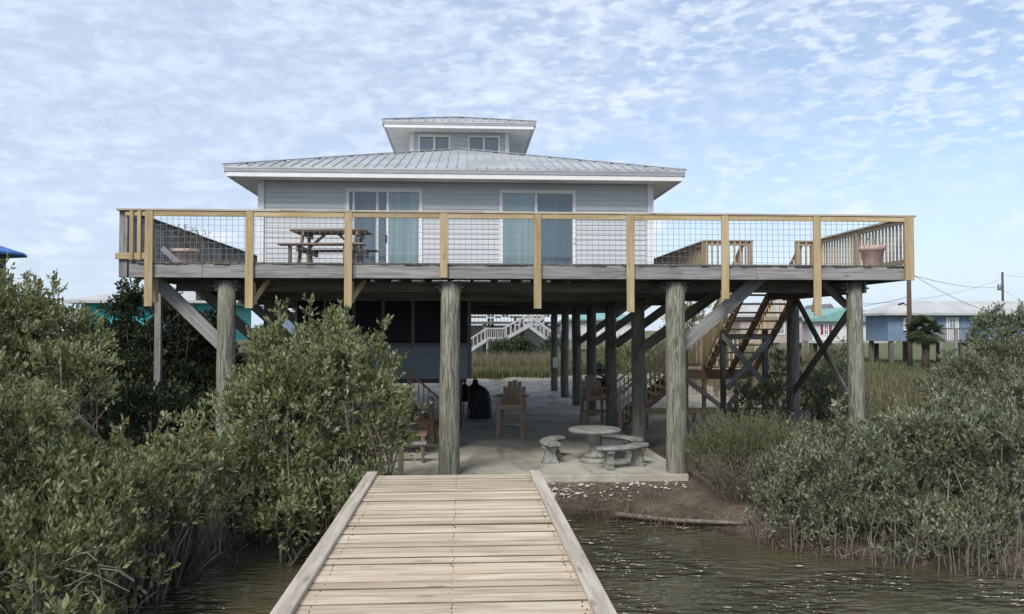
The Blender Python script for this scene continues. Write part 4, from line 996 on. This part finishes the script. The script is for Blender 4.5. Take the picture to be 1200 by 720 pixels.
bush('wax_myrtle_bush', 'tall dusty green bush standing at the right edge before the blue house', 'bush',
     [blob(1170, 425, 22, 42, 32, 1.0), blob(1160, 395, 22.5, 22, 30, .6), blob(1200, 400, 22, 34, 30, .8), blob(1130, 440, 21, 36, 22, .8), blob(1235, 410, 22, 40, 45, 1.2)],
     'leaf_grey', .8, .085, .036, .30, twigs=40, spikes=24)
bush('marsh_shrub', 'sprawling low green shrub in the grass in front of the pale houses', 'shrub',
     [blob(1100, 458, 20, 30, 12, .8), blob(1130, 450, 21, 26, 12, .8)], 'leaf_grey', .7, .08, .036, .25, twigs=20, spikes=10)
# feathery shrub: green plumes above pinkish dry twigs
def plume(name, label, c, r, h, n, mat, segs=26, lean=.35, leaf=.028):
    th = thing(name, (c[0], c[1], float(ground_z(c[0], c[1]))), label, 'shrub'); tw = MB(); cs = []; ds = []
    z0 = float(ground_z(c[0], c[1])) - .03
    for k in range(n):
        a = rng.uniform(0, 6.28); q = r * rng.uniform(0, .45); b0 = np.array([c[0] + q * math.cos(a), c[1] + q * math.sin(a), z0])
        L_ = h * rng.uniform(.55, 1.05); e = b0 + np.array([math.cos(a) * r * rng.uniform(.2, 1.), math.sin(a) * r * rng.uniform(.2, 1.), L_])
        mdl = (b0 + e) / 2 + np.array([0, 0, L_ * .12]); tw.tube([b0, mdl, e], [.006, .005, .002], 4)
        t = rng.uniform(.35, 1, segs)[:, None]; cs.append(b0 * (1 - t) ** 2 + 2 * mdl * t * (1 - t) + e * t * t + rng.normal(size=(segs, 3)) * .025); ds.append(np.tile(e - mdl, (segs, 1)) + rng.normal(size=(segs, 3)) * .25)
    V, T, r_ = leaves(np.concatenate(cs), np.concatenate(ds), 5, leaf * 1.6, leaf * .3, .6, leaf, .7, .4)
    tag(trimesh('foliage', V, T, r_, mat, th), kind='stuff'); tag(tw.build('branch', 'bark', th), kind='stuff'); return th
q = P(878, 580, 13.3); plume('groundsel_shrub', 'feathery bright green shrub between the slab corner and the right bushes', (q.x, 13.5), .75, 1.35, 260, 'leaf_fine')
q = P(862, 590, 12.9); plume('dry_shrub', 'thin brownish twiggy shrub below the feathery green shrub near the slab corner', (q.x, 12.8), .7, .85, 150, 'twig_fine', 9)
q = P(850, 560, 13.6); plume('groundsel_shrub', 'smaller feathery green shrub close beside the front pile at the slab corner', (q.x, 13.9), .55, 1.0, 170, 'leaf_fine')

# upright mangrove stalks and breathing roots at the water's edge
def stalks(name, label, pts, h0, h1, rad, mat='bark'):
    s = MB()
    for x, y in pts:
        z = float(ground_z(x, y)) - .05; h = rng.uniform(h0, h1); s.tube([(x, y, z), (x + rng.normal() * .04, y + rng.normal() * .04, z + h * .6), (x + rng.normal() * .07, y + rng.normal() * .07, z + h)], [rad, rad * .8, rad * .4], 4)
    o = s.build(name, mat, None); tag(o, label, 'roots', None, 'stuff'); return o
def shorepts(xa, xb, n, d0, d1):
    x = rng.uniform(xa, xb, n); return list(zip(x, np.interp(x, SX, SY) + rng.uniform(d0, d1, n)))
stalks('mangrove_roots', 'bare upright mangrove stalks and breathing roots along the right bank', shorepts(4.0, 8.2, 230, -.2, .6), .15, .8, .009)
stalks('mangrove_roots', 'dark breathing roots under the bush left of the pier', shorepts(-5.5, -1.2, 150, -.1, .8), .10, .38, .008)

# shore: shells, driftwood, dead stalks, wrack
sh = MB()
for k in range(170):
    x = rng.uniform(1.15, 3.9); y = 14.35 - abs(rng.normal()) * .55
    if rng.random() < .35: x = 1.6 + rng.normal() * .3; y = 13.9 + rng.normal() * .2
    if y < 12.9 or x < 1.05: continue
    z = float(ground_z(x, y)) + .012; s = rng.uniform(.008, .034) * (1.35 if rng.random() < .15 else 1); a = rng.uniform(0, 6.28); tl = rng.normal() * .5
    V = [];
    for r_, hh in ((1, 0), (.6, .32), (0, .45)):
        if r_ == 0: V.append((0, 0, hh)); break
        for q in range(7): t = q / 7 * 6.283; V.append((math.cos(t) * r_ * 1.35, math.sin(t) * r_ * .8, hh))
    F = [(i, (i + 1) % 7, (i + 1) % 7 + 7, i + 7) for i in range(7)] + [(i + 7, (i + 1) % 7 + 7, 14) for i in range(7)]
    mt = Matrix.Translation((x, y, z)) @ Matrix.Rotation(a, 4, 'Z') @ Matrix.Rotation(tl, 4, 'X') @ Matrix.Scale(s, 4); sh.add([mt @ Vector(v) for v in V], F)
o = sh.build('oyster_shells', 'shell', None); tag(o, 'scatter of bleached oyster shells along the foot of the slab', 'shells', None, 'stuff')
pts = [P(722, 603, 12.6), P(790, 610, 12.2), P(870, 619, 11.7), P(960, 632, 11.3), P(1010, 640, 11.1)]
pts = [Vector((p.x, p.y, max(p.z, float(ground_z(p.x, p.y)) + .03))) for p in pts]
dw = thing('driftwood_branch', tuple(pts[0]), 'long pale driftwood branch lying along the waterline', 'branch')
tube('trunk', dw, pts, [.045, .036, .03, .022, .012], 'bark', 8, .08)
for i in range(34):
    k = rng.integers(0, 4); p = pts[k] + (pts[k + 1] - pts[k]) * rng.random(); e = p + Vector((rng.uniform(.1, .4), rng.uniform(-.05, .25), rng.uniform(.02, .18))); tube('twig', dw, [p, (p + e) / 2 + Vector((0, 0, .02)), e], [.007, .005, .002], 'bark', 5)
def blades(name, label, xs, ys, h, w, mat, cat='grass', lean=.25, zoff=None):
    n = len(xs); z = ground_z(xs, ys) if zoff is None else zoff; hh = h * rng.uniform(.5, 1.1, n); a = rng.uniform(0, 6.28, n)
    b0 = np.stack([xs, ys, z - .02], 1); wv = np.stack([np.cos(a), np.sin(a), np.zeros(n)], 1) * w / 2; ln = rng.normal(size=(n, 2)) * lean
    md = b0 + np.stack([ln[:, 0] * hh * .35, ln[:, 1] * hh * .35, hh * .6], 1); tp = b0 + np.stack([ln[:, 0] * hh, ln[:, 1] * hh, hh], 1)
    V = np.stack([b0 - wv, b0 + wv, md + wv * .7, md - wv * .7, tp], 1).reshape(-1, 3); b_ = np.arange(n)[:, None] * 5
    T = np.concatenate([b_ + np.array([[0, 1, 2]]), b_ + np.array([[0, 2, 3]]), b_ + np.array([[3, 2, 4]])], 1).reshape(-1, 3)
    o = trimesh(name, V, T, np.repeat(rng.uniform(0, 1, n), 5), mat); tag(o, label, cat, None, 'stuff'); return o
xs = rng.uniform(1.9, 3.4, 190); ys = np.interp(xs, SX, SY) + rng.uniform(-.9, .25, 190)
blades('dead_reeds', 'dead brown reed stalks standing in the shallow water off the shell bank', xs, ys, .42, .010, 'reed', 'reeds', .35)
xs = rng.uniform(1.0, 5.2, 9000); ys = np.interp(xs, SX, SY) + np.abs(rng.normal(size=9000)) * .75
blades('dead_leaf_litter', 'matted brown dead grass and litter on the bank', xs, ys, .055, .010, 'litter', 'litter', 1.9)
xs = 1.45 + rng.normal(size=3000) * .36; ys = 12.85 + rng.normal(size=3000) * .16
blades('seaweed_wrack', 'dark mound of wrack heaped at the waterline beside the pier', xs, ys, .10, .012, 'wrack', 'wrack', 1.2)
# dead limb sticking out of the left bush
dl = thing('dead_limb', tuple(P(130, 530, 10.2)), 'broken grey dead limb leaning out of the left bushes', 'branch')
tube('trunk', dl, [P(128, 532, 10.6), P(105, 505, 10.1), P(84, 484, 9.8)], [.055, .06, .05], 'bark', 9, .06)
tube('twig', dl, [P(84, 484, 9.8), P(78, 474, 9.7), P(88, 466, 9.6)], [.02, .014, .005], 'bark', 5)
# left foreground bare sticks over the water
tw = MB()
for k in range(30):
    p = P(rng.uniform(10, 130), rng.uniform(640, 700), 7.2); e = p + Vector((rng.normal() * .25, rng.normal() * .2, rng.uniform(-.35, .1))); tw.tube([p, (p + e) / 2 + Vector((0, 0, .04)), e], [.009, .007, .004], 4)
o = tw.build('bare_twigs', 'bark'); tag(o, 'tangle of bare grey twigs at the foot of the left foreground bush', 'twigs', None, 'stuff')

# grass fields
def field(n, xa, xb, ya, yb, h, w, mat, name, label, lean=.2):
    xs = rng.uniform(xa, xb, n); ys = ya + (yb - ya) * rng.random(n) ** 1.2; blades(name, label, xs, ys, h, w, mat, 'grass', lean)
field(26000, -9, 9.5, 44.2, 48.5, .60, .05, 'grass', 'green_grass', 'bright green grass verge beyond the sandy drive')
field(26000, -12, 22, 47.5, 55, 1.15, .04, 'grass_dry', 'marsh_reeds', 'tall brown marsh grass beyond the green verge', .15)
field(46000, 9.5, 40, 18, 58, .32, .035, 'grass', 'marsh_grass', 'rough green marsh grass on the open lot right of the deck')
field(9000, 8.5, 30, 17, 34, .55, .03, 'grass_dry', 'dry_grass', 'dry seed stalks among the green marsh grass on the right')
field(14000, -34, -6, 17, 60, .6, .05, 'grass', 'side_grass', 'rough grass on the lot left of the stilt house')
# scrub under the far houses, seen between the piles
bush('roadside_bush', 'small rounded green bush in the marsh before the white railed house', 'bush', [blob(610, 412, 56, 22, 9, 2.0), blob(585, 410, 57, 14, 7, 1.6), blob(650, 408, 58, 16, 8, 1.5)], 'leaf_dark', .6, .16, .08, .6, twigs=10, per=7, tone=.9)
bush('roadside_tree', 'dense green tree seen between the piles left of the staircase', 'tree', [blob(775, 418, 40, 36, 22, 2.0), blob(735, 425, 42, 30, 20, 2.0), blob(715, 432, 38, 20, 14, 1.4)], 'leaf', .5, .15, .06, .6, twigs=20, per=7)
bush('roadside_tree', 'shaggy green tree rising behind the big diagonal brace', 'tree', [blob(812, 385, 36, 16, 28, 1.5), blob(845, 400, 37, 18, 26, 1.5)], 'leaf', .5, .14, .05, .5, twigs=20, per=7, spikes=6)

# ------------------------------------------------------------------ palms
def fanpalm(loc, h, label, fr=1.0, nfr=34, trunk_r=.2):
    t = thing('palm_tree', loc, label, 'palm tree'); x, y, z = loc
    tube('trunk', t, [(x, y, z - .1), (x + .05, y, z + h * .5), (x, y, z + h)], [trunk_r * 1.1, trunk_r, trunk_r * 1.2], 'pole', 10, .12)
    for k in range(nfr):
        a = rng.uniform(0, 6.28); el = rng.uniform(-.9, 1.3); d = Vector((math.cos(a) * math.cos(el), math.sin(a) * math.cos(el), math.sin(el)))
        L_ = fr * rng.uniform(.6, 1.0); c0 = Vector((x, y, z + h)); c1 = c0 + d * L_ * .5; V = [c0, c1]; F = []; up = Vector((0, 0, 1)); sd = d.cross(up).normalized(); nn = sd.cross(d)
        mb = MB(); mb.bar(c0, c1, .02, .02)
        for q in range(13):
            th_ = (q - 6) / 6 * 1.25; dd = (d * math.cos(th_) + sd * math.sin(th_)); tip = c1 + dd * L_ * .62 + Vector((0, 0, -.22 * L_ * (1 + abs(th_) * .3))); wv_ = nn.cross(dd).normalized() * .035 * fr; mm = (c1 + tip) / 2 + Vector((0, 0, .05))
            mb.add([c1, mm + wv_, tip, mm - wv_], [(0, 1, 2), (0, 2, 3)])
        mb.build('frond', 'palm', t)
    return t
zp = lambda p: float(ground_z(p.x, p.y))
q = P(1084, 414, 42); fanpalm((q.x, q.y, zp(q)), 2.2, 'shaggy cabbage palm in front of the blue house', 1.1, 90, .20)
q = P(671, 425, 36); fanpalm((P(708, 400, 33).x, 33.0, 0.1), .5, 'low dark palmetto among the rear piles', .9, 24, .12)

# ------------------------------------------------------------------ neighbouring houses and far things
def shed(name, label, cat, x0, x1, y0, y1, z0, z1, wm, rm, over=.4, rise=1.0, hip=True, boards=0, legs=True, group=None):
    h = thing(name, ((x0 + x1) / 2, (y0 + y1) / 2, 0), label, cat, group)
    box('wall', h, (x0, y0, z0), (x1, y1, z1), wm, 0)
    cx_, cy_ = (x0 + x1) / 2, (y0 + y1) / 2; a, b_, c, d = x0 - over, x1 + over, y0 - over, y1 + over; ins = min(b_ - a, d - c) / 2 if hip else 0
    if b_ - a >= d - c: r1, r2 = (a + ins, cy_), (b_ - ins, cy_)
    else: r1, r2 = (cx_, c + ins), (cx_, d - ins)
    zb = z1 + .004
    V = [(a, c, zb), (b_, c, zb), (b_, d, zb), (a, d, zb), (a, c, zb + .15), (b_, c, zb + .15), (b_, d, zb + .15), (a, d, zb + .15), (*r1, zb + .15 + rise), (*r2, zb + .15 + rise)]
    if b_ - a >= d - c: F = [(4, 5, 9, 8), (5, 6, 9), (6, 7, 8, 9), (7, 4, 8)]
    else: F = [(4, 5, 8), (5, 6, 9, 8), (6, 7, 9), (7, 4, 8, 9)]
    polymesh('roof', V, F + [(0, 1, 5, 4), (1, 2, 6, 5), (2, 3, 7, 6), (3, 0, 4, 7), (3, 2, 1, 0)], rm, h, Matrix.Identity(4))
    if boards:
        q = x0 + boards
        while q < x1: box('batten', h, (q - .03, y0 - .03, z0), (q + .03, y0 - .001, z1 - .01), wm, 0); q += boards
    if legs:
        for q in np.arange(x0 + .3, x1, 2.4):
            for yy in (y0 + .2, y1 - .2): box('pier_post', h, (q - .12, yy - .12, -.3), (q + .12, yy + .12, z0 - .003), 'dgrey', 0)
    return h
def winp(h, x0, x1, Y, z0, z1, fm='white', gm='glass3', cross=True):
    w = box('window', h, (x0 - .08, Y - .05, z1), (x1 + .08, Y - .002, z1 + .08), fm, 0)
    for a, c, e, f in ((x0 - .08, x1 + .08, z0 - .08, z0), (x0 - .08, x0, z0 + .001, z1 - .001), (x1, x1 + .08, z0 + .001, z1 - .001)): box('frame', w, (a, Y - .05, e), (c, Y - .002, f), fm, 0)
    box('pane', w, (x0 + .001, Y - .025, z0 + .001), (x1 - .001, Y - .003, z1 - .001), gm, 0)
    if cross:
        box('glazing_bar', w, (x0 + .01, Y - .04, (z0 + z1) / 2 - .02), (x1 - .01, Y - .026, (z0 + z1) / 2 + .02), fm, 0); box('glazing_bar', w, ((x0 + x1) / 2 - .02, Y - .045, z0 + .01), ((x0 + x1) / 2 + .02, Y - .041, z1 - .01), fm, 0)
def px2(px0, px1, pyt, pyb, Y):
    a = P(px0, pyb, Y); c = P(px1, pyt, Y); return a.x, c.x, a.z, c.z
# blue house on the right
Y = 52; a, c, z0, z1 = px2(1041, 1235, 370, 400, Y); bh = shed('blue_house', 'powder blue board house with a pale hip roof behind the palm', 'house', a, c, Y, Y + 3.0, z0, z1, 'bluewall', 'paleroof', .5, .85, True, .42)
w_ = px2(1060, 1066, 374, 386, Y); winp(bh, *w_[:2], Y, w_[2], w_[3])
w_ = px2(1113, 1119, 374, 384, Y); winp(bh, w_[0], w_[1], Y, w_[2], w_[3]); dz_ = px2(1111, 1121, 372, 399, Y)
box('door', bh, (dz_[0] - .12, Y - .04, dz_[2]), (dz_[0] - .005, Y - .002, dz_[3]), 'white', 0); box('door', bh, (dz_[1], Y - .04, dz_[2]), (dz_[1] + .12, Y - .002, dz_[3]), 'white', 0); box('door', bh, (dz_[0] - .1, Y - .039, dz_[2] + .01), (dz_[1] + .1, Y - .003, w_[2] - .1), 'white', 0)
po = thing('porch', (0, Y - 2, 0), 'weathered grey porch and steps on the front of the blue house', 'porch')
a, c, z0, z1 = px2(1102, 1137, 385, 399, Y - 2)
box('floor', po, (a, Y - 2, z0 - .15), (c, Y - .06, z0), 'grey'); beam('handrail', po, (a, Y - 2, z1), (c, Y - 2, z1), .08, .08, 'dgrey')
for k in range(16): q = a + .05 + k * (c - a - .1) / 15; box('baluster', po, (q - .025, Y - 1.98, z0), (q + .025, Y - 1.94, z1 - .03), 'grey')
for q in (a, (a + c) / 2, c): box('post', po, (q - .07, Y - 2.08, 0), (q + .07, Y - 2.0, z1), 'grey')
e = P(1152, 412, Y - 2)
for dy in (0, 1.0): beam('stringer', po, (c, Y - 2 + dy, z0 - .08), (e.x, Y - 2 + dy, e.z), .05, .22, 'grey'); beam('handrail', po, (c, Y - 2 + dy, z1), (e.x, Y - 2 + dy, e.z + .9), .06, .06, 'grey')
for i in range(5): t = (i + .5) / 5; box('tread', po, (c + (e.x - c) * t - .14, Y - 2, z0 + (e.z - z0) * t - .03), (c + (e.x - c) * t + .14, Y - 1, z0 + (e.z - z0) * t), 'grey')
# white house with the teal roof
Y = 60; a, c, z0, z1 = px2(952, 1041, 377, 399, Y); wh = shed('white_house', 'white house with teal metal roof and dark red shutters', 'house', a, c, Y, Y + 9, z0, z1, 'offwhite', 'teal', .4, .95, False)
for px in (963, 973): w_ = px2(px - 1.3, px + 1.3, 381, 392, Y); box('shutter', wh, (w_[0], Y - .05, w_[2]), (w_[1], Y - .002, w_[3]), 'red', 0)
w_ = px2(1026, 1033, 383, 391, Y); winp(wh, w_[0], w_[1], Y, w_[2], w_[3], 'offwhite', 'glass2', False)
w_ = px2(966, 970, 381, 392, Y); winp(wh, w_[0], w_[1], Y, w_[2], w_[3])
sk = px2(946, 1048, 399, 404, Y - 1); fl = box('deck_edge', wh, (sk[0], Y - 1.2, sk[2] + .1), (sk[1], Y - .01, sk[3]), 'paleroof')
for q in np.arange(sk[0] + .3, sk[1], 1.5): box('post', wh, (q - .08, Y - 1.1, -.2), (q + .08, Y - .94, sk[2] + .098), 'dgrey')
# gable cottage far behind it
Y = 90; a, c, z0, z1 = px2(967, 978, 368, 380, Y); gh = shed('gable_cottage', 'small grey cottage with arched gable window far behind the white house', 'house', a, c, Y, Y + 6, z0, z1, 'mullion', 'mullion', .3, 1.0, False, 0, True)
# pinkish house behind the stairs
Y = 56; a, c, z0, z1 = px2(868, 940, 372, 402, Y); ph = shed('pink_house', 'faded pink house half hidden behind the staircase', 'house', a, c, Y, Y + 8, z0, z1, 'pink', 'paleroof', .4, 1.0, True)
for px in (890, 915, 930): w_ = px2(px - 3, px + 3, 379, 391, Y); winp(ph, w_[0], w_[1], Y, w_[2], w_[3])
# white house with white railed stairs across the road
Y = 62; rh = None
a, c, z0, z1 = px2(500, 662, 352, 374, Y); rh = shed('raised_house', 'raised white house across the road seen between the piles', 'house', a, c, Y + 2.5, Y + 12, z0 + .25, z1 + 1.6, 'offwhite', 'paleroof', .5, 1.4, True)
for px in (530, 575, 592, 640): w_ = px2(px - 4, px + 4, 364, 372, Y + 2.5); winp(rh, w_[0], w_[1], Y + 2.5, w_[2], w_[3], 'white', 'glass')
fz = P(600, 377, Y).z; box('deck_floor', rh, (a, Y, fz - .2), (c, Y + 2.48, fz), 'dgrey')
beam('handrail', rh, (a, Y, fz + .85), (P(640, 370, Y).x, Y, fz + .85), .08, .08, 'white')
q = a
while q < P(640, 370, Y).x: box('baluster', rh, (q, Y - .02, fz), (q + .04, Y + .02, fz + .82), 'dgrey', 0); q += .28
for px in (500, 522, 568, 600, 612, 640, 655): q = P(px, 390, Y + .3).x; box('post', rh, (q - .14, Y + .2, -.1), (q + .14, Y + .48, fz - .2), 'dgrey', 0)
lat = box('back_wall', rh, (a, Y + 7, .4), (c, Y + 7.1, fz - .25), 'paleroof', 0)
ws = thing('white_stairs', (P(600, 390, Y - 1).x, Y - 1, 0), 'white railed outside stairs of the raised house across the road', 'staircase')
def wstair(p0, p1, Yr, n=9):
    A_ = P(*p0, Yr); B_ = P(*p1, Yr)
    for dy in (0, 1.1):
        o = Vector((0, dy, 0)); beam('handrail', ws, A_ + o + Vector((0, 0, .85)), B_ + o + Vector((0, 0, .85)), .1, .11, 'shadewhite'); beam('stringer', ws, A_ + o, B_ + o, .08, .24, 'shadewhite' if dy == 0 else 'grey')
        for k in range(n): t = (k + .5) / n; v = A_.lerp(B_, t) + o; box('baluster', ws, (v.x - .03, v.y - .03, v.z), (v.x + .03, v.y + .03, v.z + .82), 'shadewhite', 0)
    for k in range(n + 2): t = (k + .5) / (n + 2); v = A_.lerp(B_, t); box('tread', ws, (v.x - .16, v.y, v.z - .03), (v.x + .16, v.y + 1.1, v.z + .03), 'grey', 0)
wstair((591, 398), (638, 372), Y - 1.2); wstair((571, 398), (548, 413), Y - 1.2, 5); wstair((622, 384), (655, 408), Y - 2.6, 7)
A_ = P(571, 398, Y - 1.2); B_ = P(591, 398, Y - 1.2); box('landing', ws, (A_.x, Y - 1.2, A_.z - .12), (B_.x, Y - .02, A_.z), 'grey')
beam('handrail', ws, (A_.x, Y - 1.2, A_.z + .82), (B_.x, Y - 1.2, A_.z + .82), .08, .1, 'shadewhite'); beam('lower_rail', ws, (A_.x, Y - 1.2, A_.z + .1), (B_.x, Y - 1.2, A_.z + .1), .08, .1, 'shadewhite')
for k in range(9): q = A_.x + (B_.x - A_.x) * k / 8; box('baluster', ws, (q - .03, Y - 1.22, A_.z + .1), (q + .03, Y - 1.18, A_.z + .8), 'shadewhite', 0)
for px in (571, 591, 637): v = P(px, 400, Y - 1.2); box('post', ws, (v.x - .07, Y - 1.15, 0), (v.x + .07, Y - 1.01, P(px, 398 if px < 600 else 364, Y - 1.2).z), 'shadewhite', 0)
Y = 78; a, c, z0, z1 = px2(672, 752, 376, 398, Y); shed('pale_cottage', 'pale low cottage seen between the rear piles of the stilt house', 'house', a, c, Y, Y + 7, z0, z1, 'offwhite', 'teal', .5, 1.0, True)
# left neighbours
Y = 46; a, c, z0, z1 = px2(95, 245, 356, 400, Y); th_ = shed('turquoise_house', 'turquoise house with a pale shallow roof behind the left trees', 'house', a, c, Y, Y + 9, z0, z1, 'tealwall', 'paleroof', .8, 1.0, True)
Y = 80; a, c, z0, z1 = px2(236, 262, 367, 400, Y); yh = shed('yellow_house', 'small pale yellow house far off seen under the left deck corner', 'house', a, c, Y, Y + 7, z0, z1, 'yellow', 'paleroof', .4, .9, True)
Y = 84; a, c, z0, z1 = px2(318, 352, 366, 395, Y); nh = shed('grey_blue_house', 'distant grey blue house seen through the left brace opening', 'house', a, c, Y, Y + 7, z0, z1, 'bluewall', 'paleroof', .4, .9, True)
q = P(3, 330, 24); gz = thing('garden_umbrella', (q.x - .45, 24, 0), 'blue canvas garden umbrella at the far left edge', 'umbrella')
tz = P(3, 288, 24).z; lathe('canopy', gz, [(1.05, tz - .28), (1.04, tz - .22), (.72, tz - .12), (.36, tz), (.05, tz + .12)], 'bluecloth', n=8, smooth=False)
tube('pole', gz, [(0, 0, 0), (0, 0, tz - .1)], [.03, .03], 'dgrey', 8, loc=True); box('base', gz, (-.25, -.25, 0), (.25, .25, .08), 'stone', loc=True)
pb = P(8, 330, 24); box('support', gz, (.38, -.05, 0), (.50, .07, tz - .25), 'dgrey', loc=True)

# ------------------------------------------------------------------ utility poles and cables
def upole(px, Y, pyt, r, label, arm=True):
    q = P(px, 400, Y); z = P(px, pyt, Y).z; t = thing('utility_pole', (q.x, Y, 0), label, 'utility pole', 'wooden utility poles')
    tube('shaft', t, [(0, 0, -.1), (0, 0, z * .5), (0, 0, z)], [r * 1.15, r, r * .85], 'pole', 12, .02, True)
    if arm: tube('bracket', t, [(0, 0, z * .55), (-.4, -.1, z * .55 + .25), (-.7, -.1, z * .55 + .2)], [.03, .03, .03], 'steel', 6, loc=True)
    return q, z
upole(1066, 46, 305, .135, 'brown utility pole standing in the grass beyond the right deck corner', False)
la = P(1058, 353, 46); lb = thing('street_lamp', (P(1066, 360, 46).x, 46, P(1066, 358, 46).z), 'small dark lamp arm bracketed to the brown utility pole', 'lamp')
tube('arm', lb, [(-.15, 0, .0), (-.45, -.05, .12)], [.03, .03], 'steel', 6, loc=True); beam('lamp_head', lb, (-.38, -.05, .13), (-.68, -.05, .04), .16, .09, 'dark', loc=True)
q2, z2 = upole(1176, 110, 319, .17, 'distant utility pole with a grey transformer at the right edge', False)
tr = thing('transformer', (q2.x - .45, 110, P(1173, 337, 110).z - .4), 'grey transformer can hung on the distant right pole', 'transformer'); lathe('can', tr, [(.28, 0), (.3, .05), (.3, .75), (.24, .85), (.05, .9)], 'steel', n=14)
upole(993, 88, 352, .14, 'thin distant pole behind the white house', False); upole(223, 75, 345, .12, 'thin distant pole under the left deck corner', False); upole(241, 95, 352, .12, 'second thin distant pole right of the first under the left deck corner', False)
def cable(p0, p1, sag, label):
    mbc = MB(); n = 16; pts = [p0.lerp(p1, i / n) - Vector((0, 0, sag * 4 * (i / n) * (1 - i / n))) for i in range(n + 1)]
    mbc.tube(pts, [.015] * (n + 1), 4); o = mbc.build('power_cable', 'wireblk'); tag(o, label, 'cable', 'overhead cables on the right')
P1 = P(1066, 322, 46)
cable(P1, P(1176, 335, 110), .5, 'upper overhead cable from the brown pole to the distant pole'); cable(P(1066, 320, 46), P(1160, 366, 52), .2, 'slanting cable dropping to the blue house roof')
cable(P(1176, 322, 110), P(1290, 318, 130), .8, 'cable running off the right edge from the distant pole'); cable(P(1176, 340, 110), P(1260, 385, 100), .3, 'cable dropping right from the distant pole')
cable(P(990, 356, 88), P(1176, 326, 110), 1.0, 'long thin cable behind the deck corner to the distant pole'); cable(P(930, 356, 88), P(1066, 348, 46), .6, 'low cable passing behind the right front pile')

# ------------------------------------------------------------------ pots on the deck
def pot(loc, r, h, label, plant):
    t = thing('flower_pot', loc, label, 'flower pot', 'terracotta coloured pots on the deck')
    lathe('pot', t, [(r * .62, 0), (r * .66, .02), (r * .92, h * .80), (r * 1.02, h * .82), (r * 1.05, h), (r * .92, h), (r * .90, h * .9)], 'terra', n=28)
    lathe('soil', t, [(r * .88, h * .86), (r * .4, h * .9)], 'soil', n=20)
    n = 120 if plant else 16; cs = np.array(loc) + np.array([0, 0, h]) + rng.normal(size=(n, 3)) * np.array([r * .5, r * .5, .02]); ds = rng.normal(size=(n, 3)) * .5 + np.array([0, 0, 1])
    tw = MB(); ee = cs + unit(ds) * rng.uniform(.08, .42 if plant else .16, n)[:, None]
    for a, c in zip(cs, ee): tw.bar(a - np.array([0, 0, .06]), c, .004, .004)
    V, T, r_ = leaves(ee, ds, 6, .045, .015, .8, .05, .8, .2); tag(trimesh('plant', V, T, r_, 'leaf_dark' if plant else 'leaf', t), kind='stuff'); tw.build('stem', 'bark', t)
pot((P(217, 300, 15.6).x, 15.6, DZ), .25, .33, 'wide terracotta pot with a spindly plant at the left end of the deck', True)
pot((P(1022, 300, 15.6).x, 15.6, DZ), .235, .47, 'tall pale terracotta pot nearly empty at the right end of the deck', False)
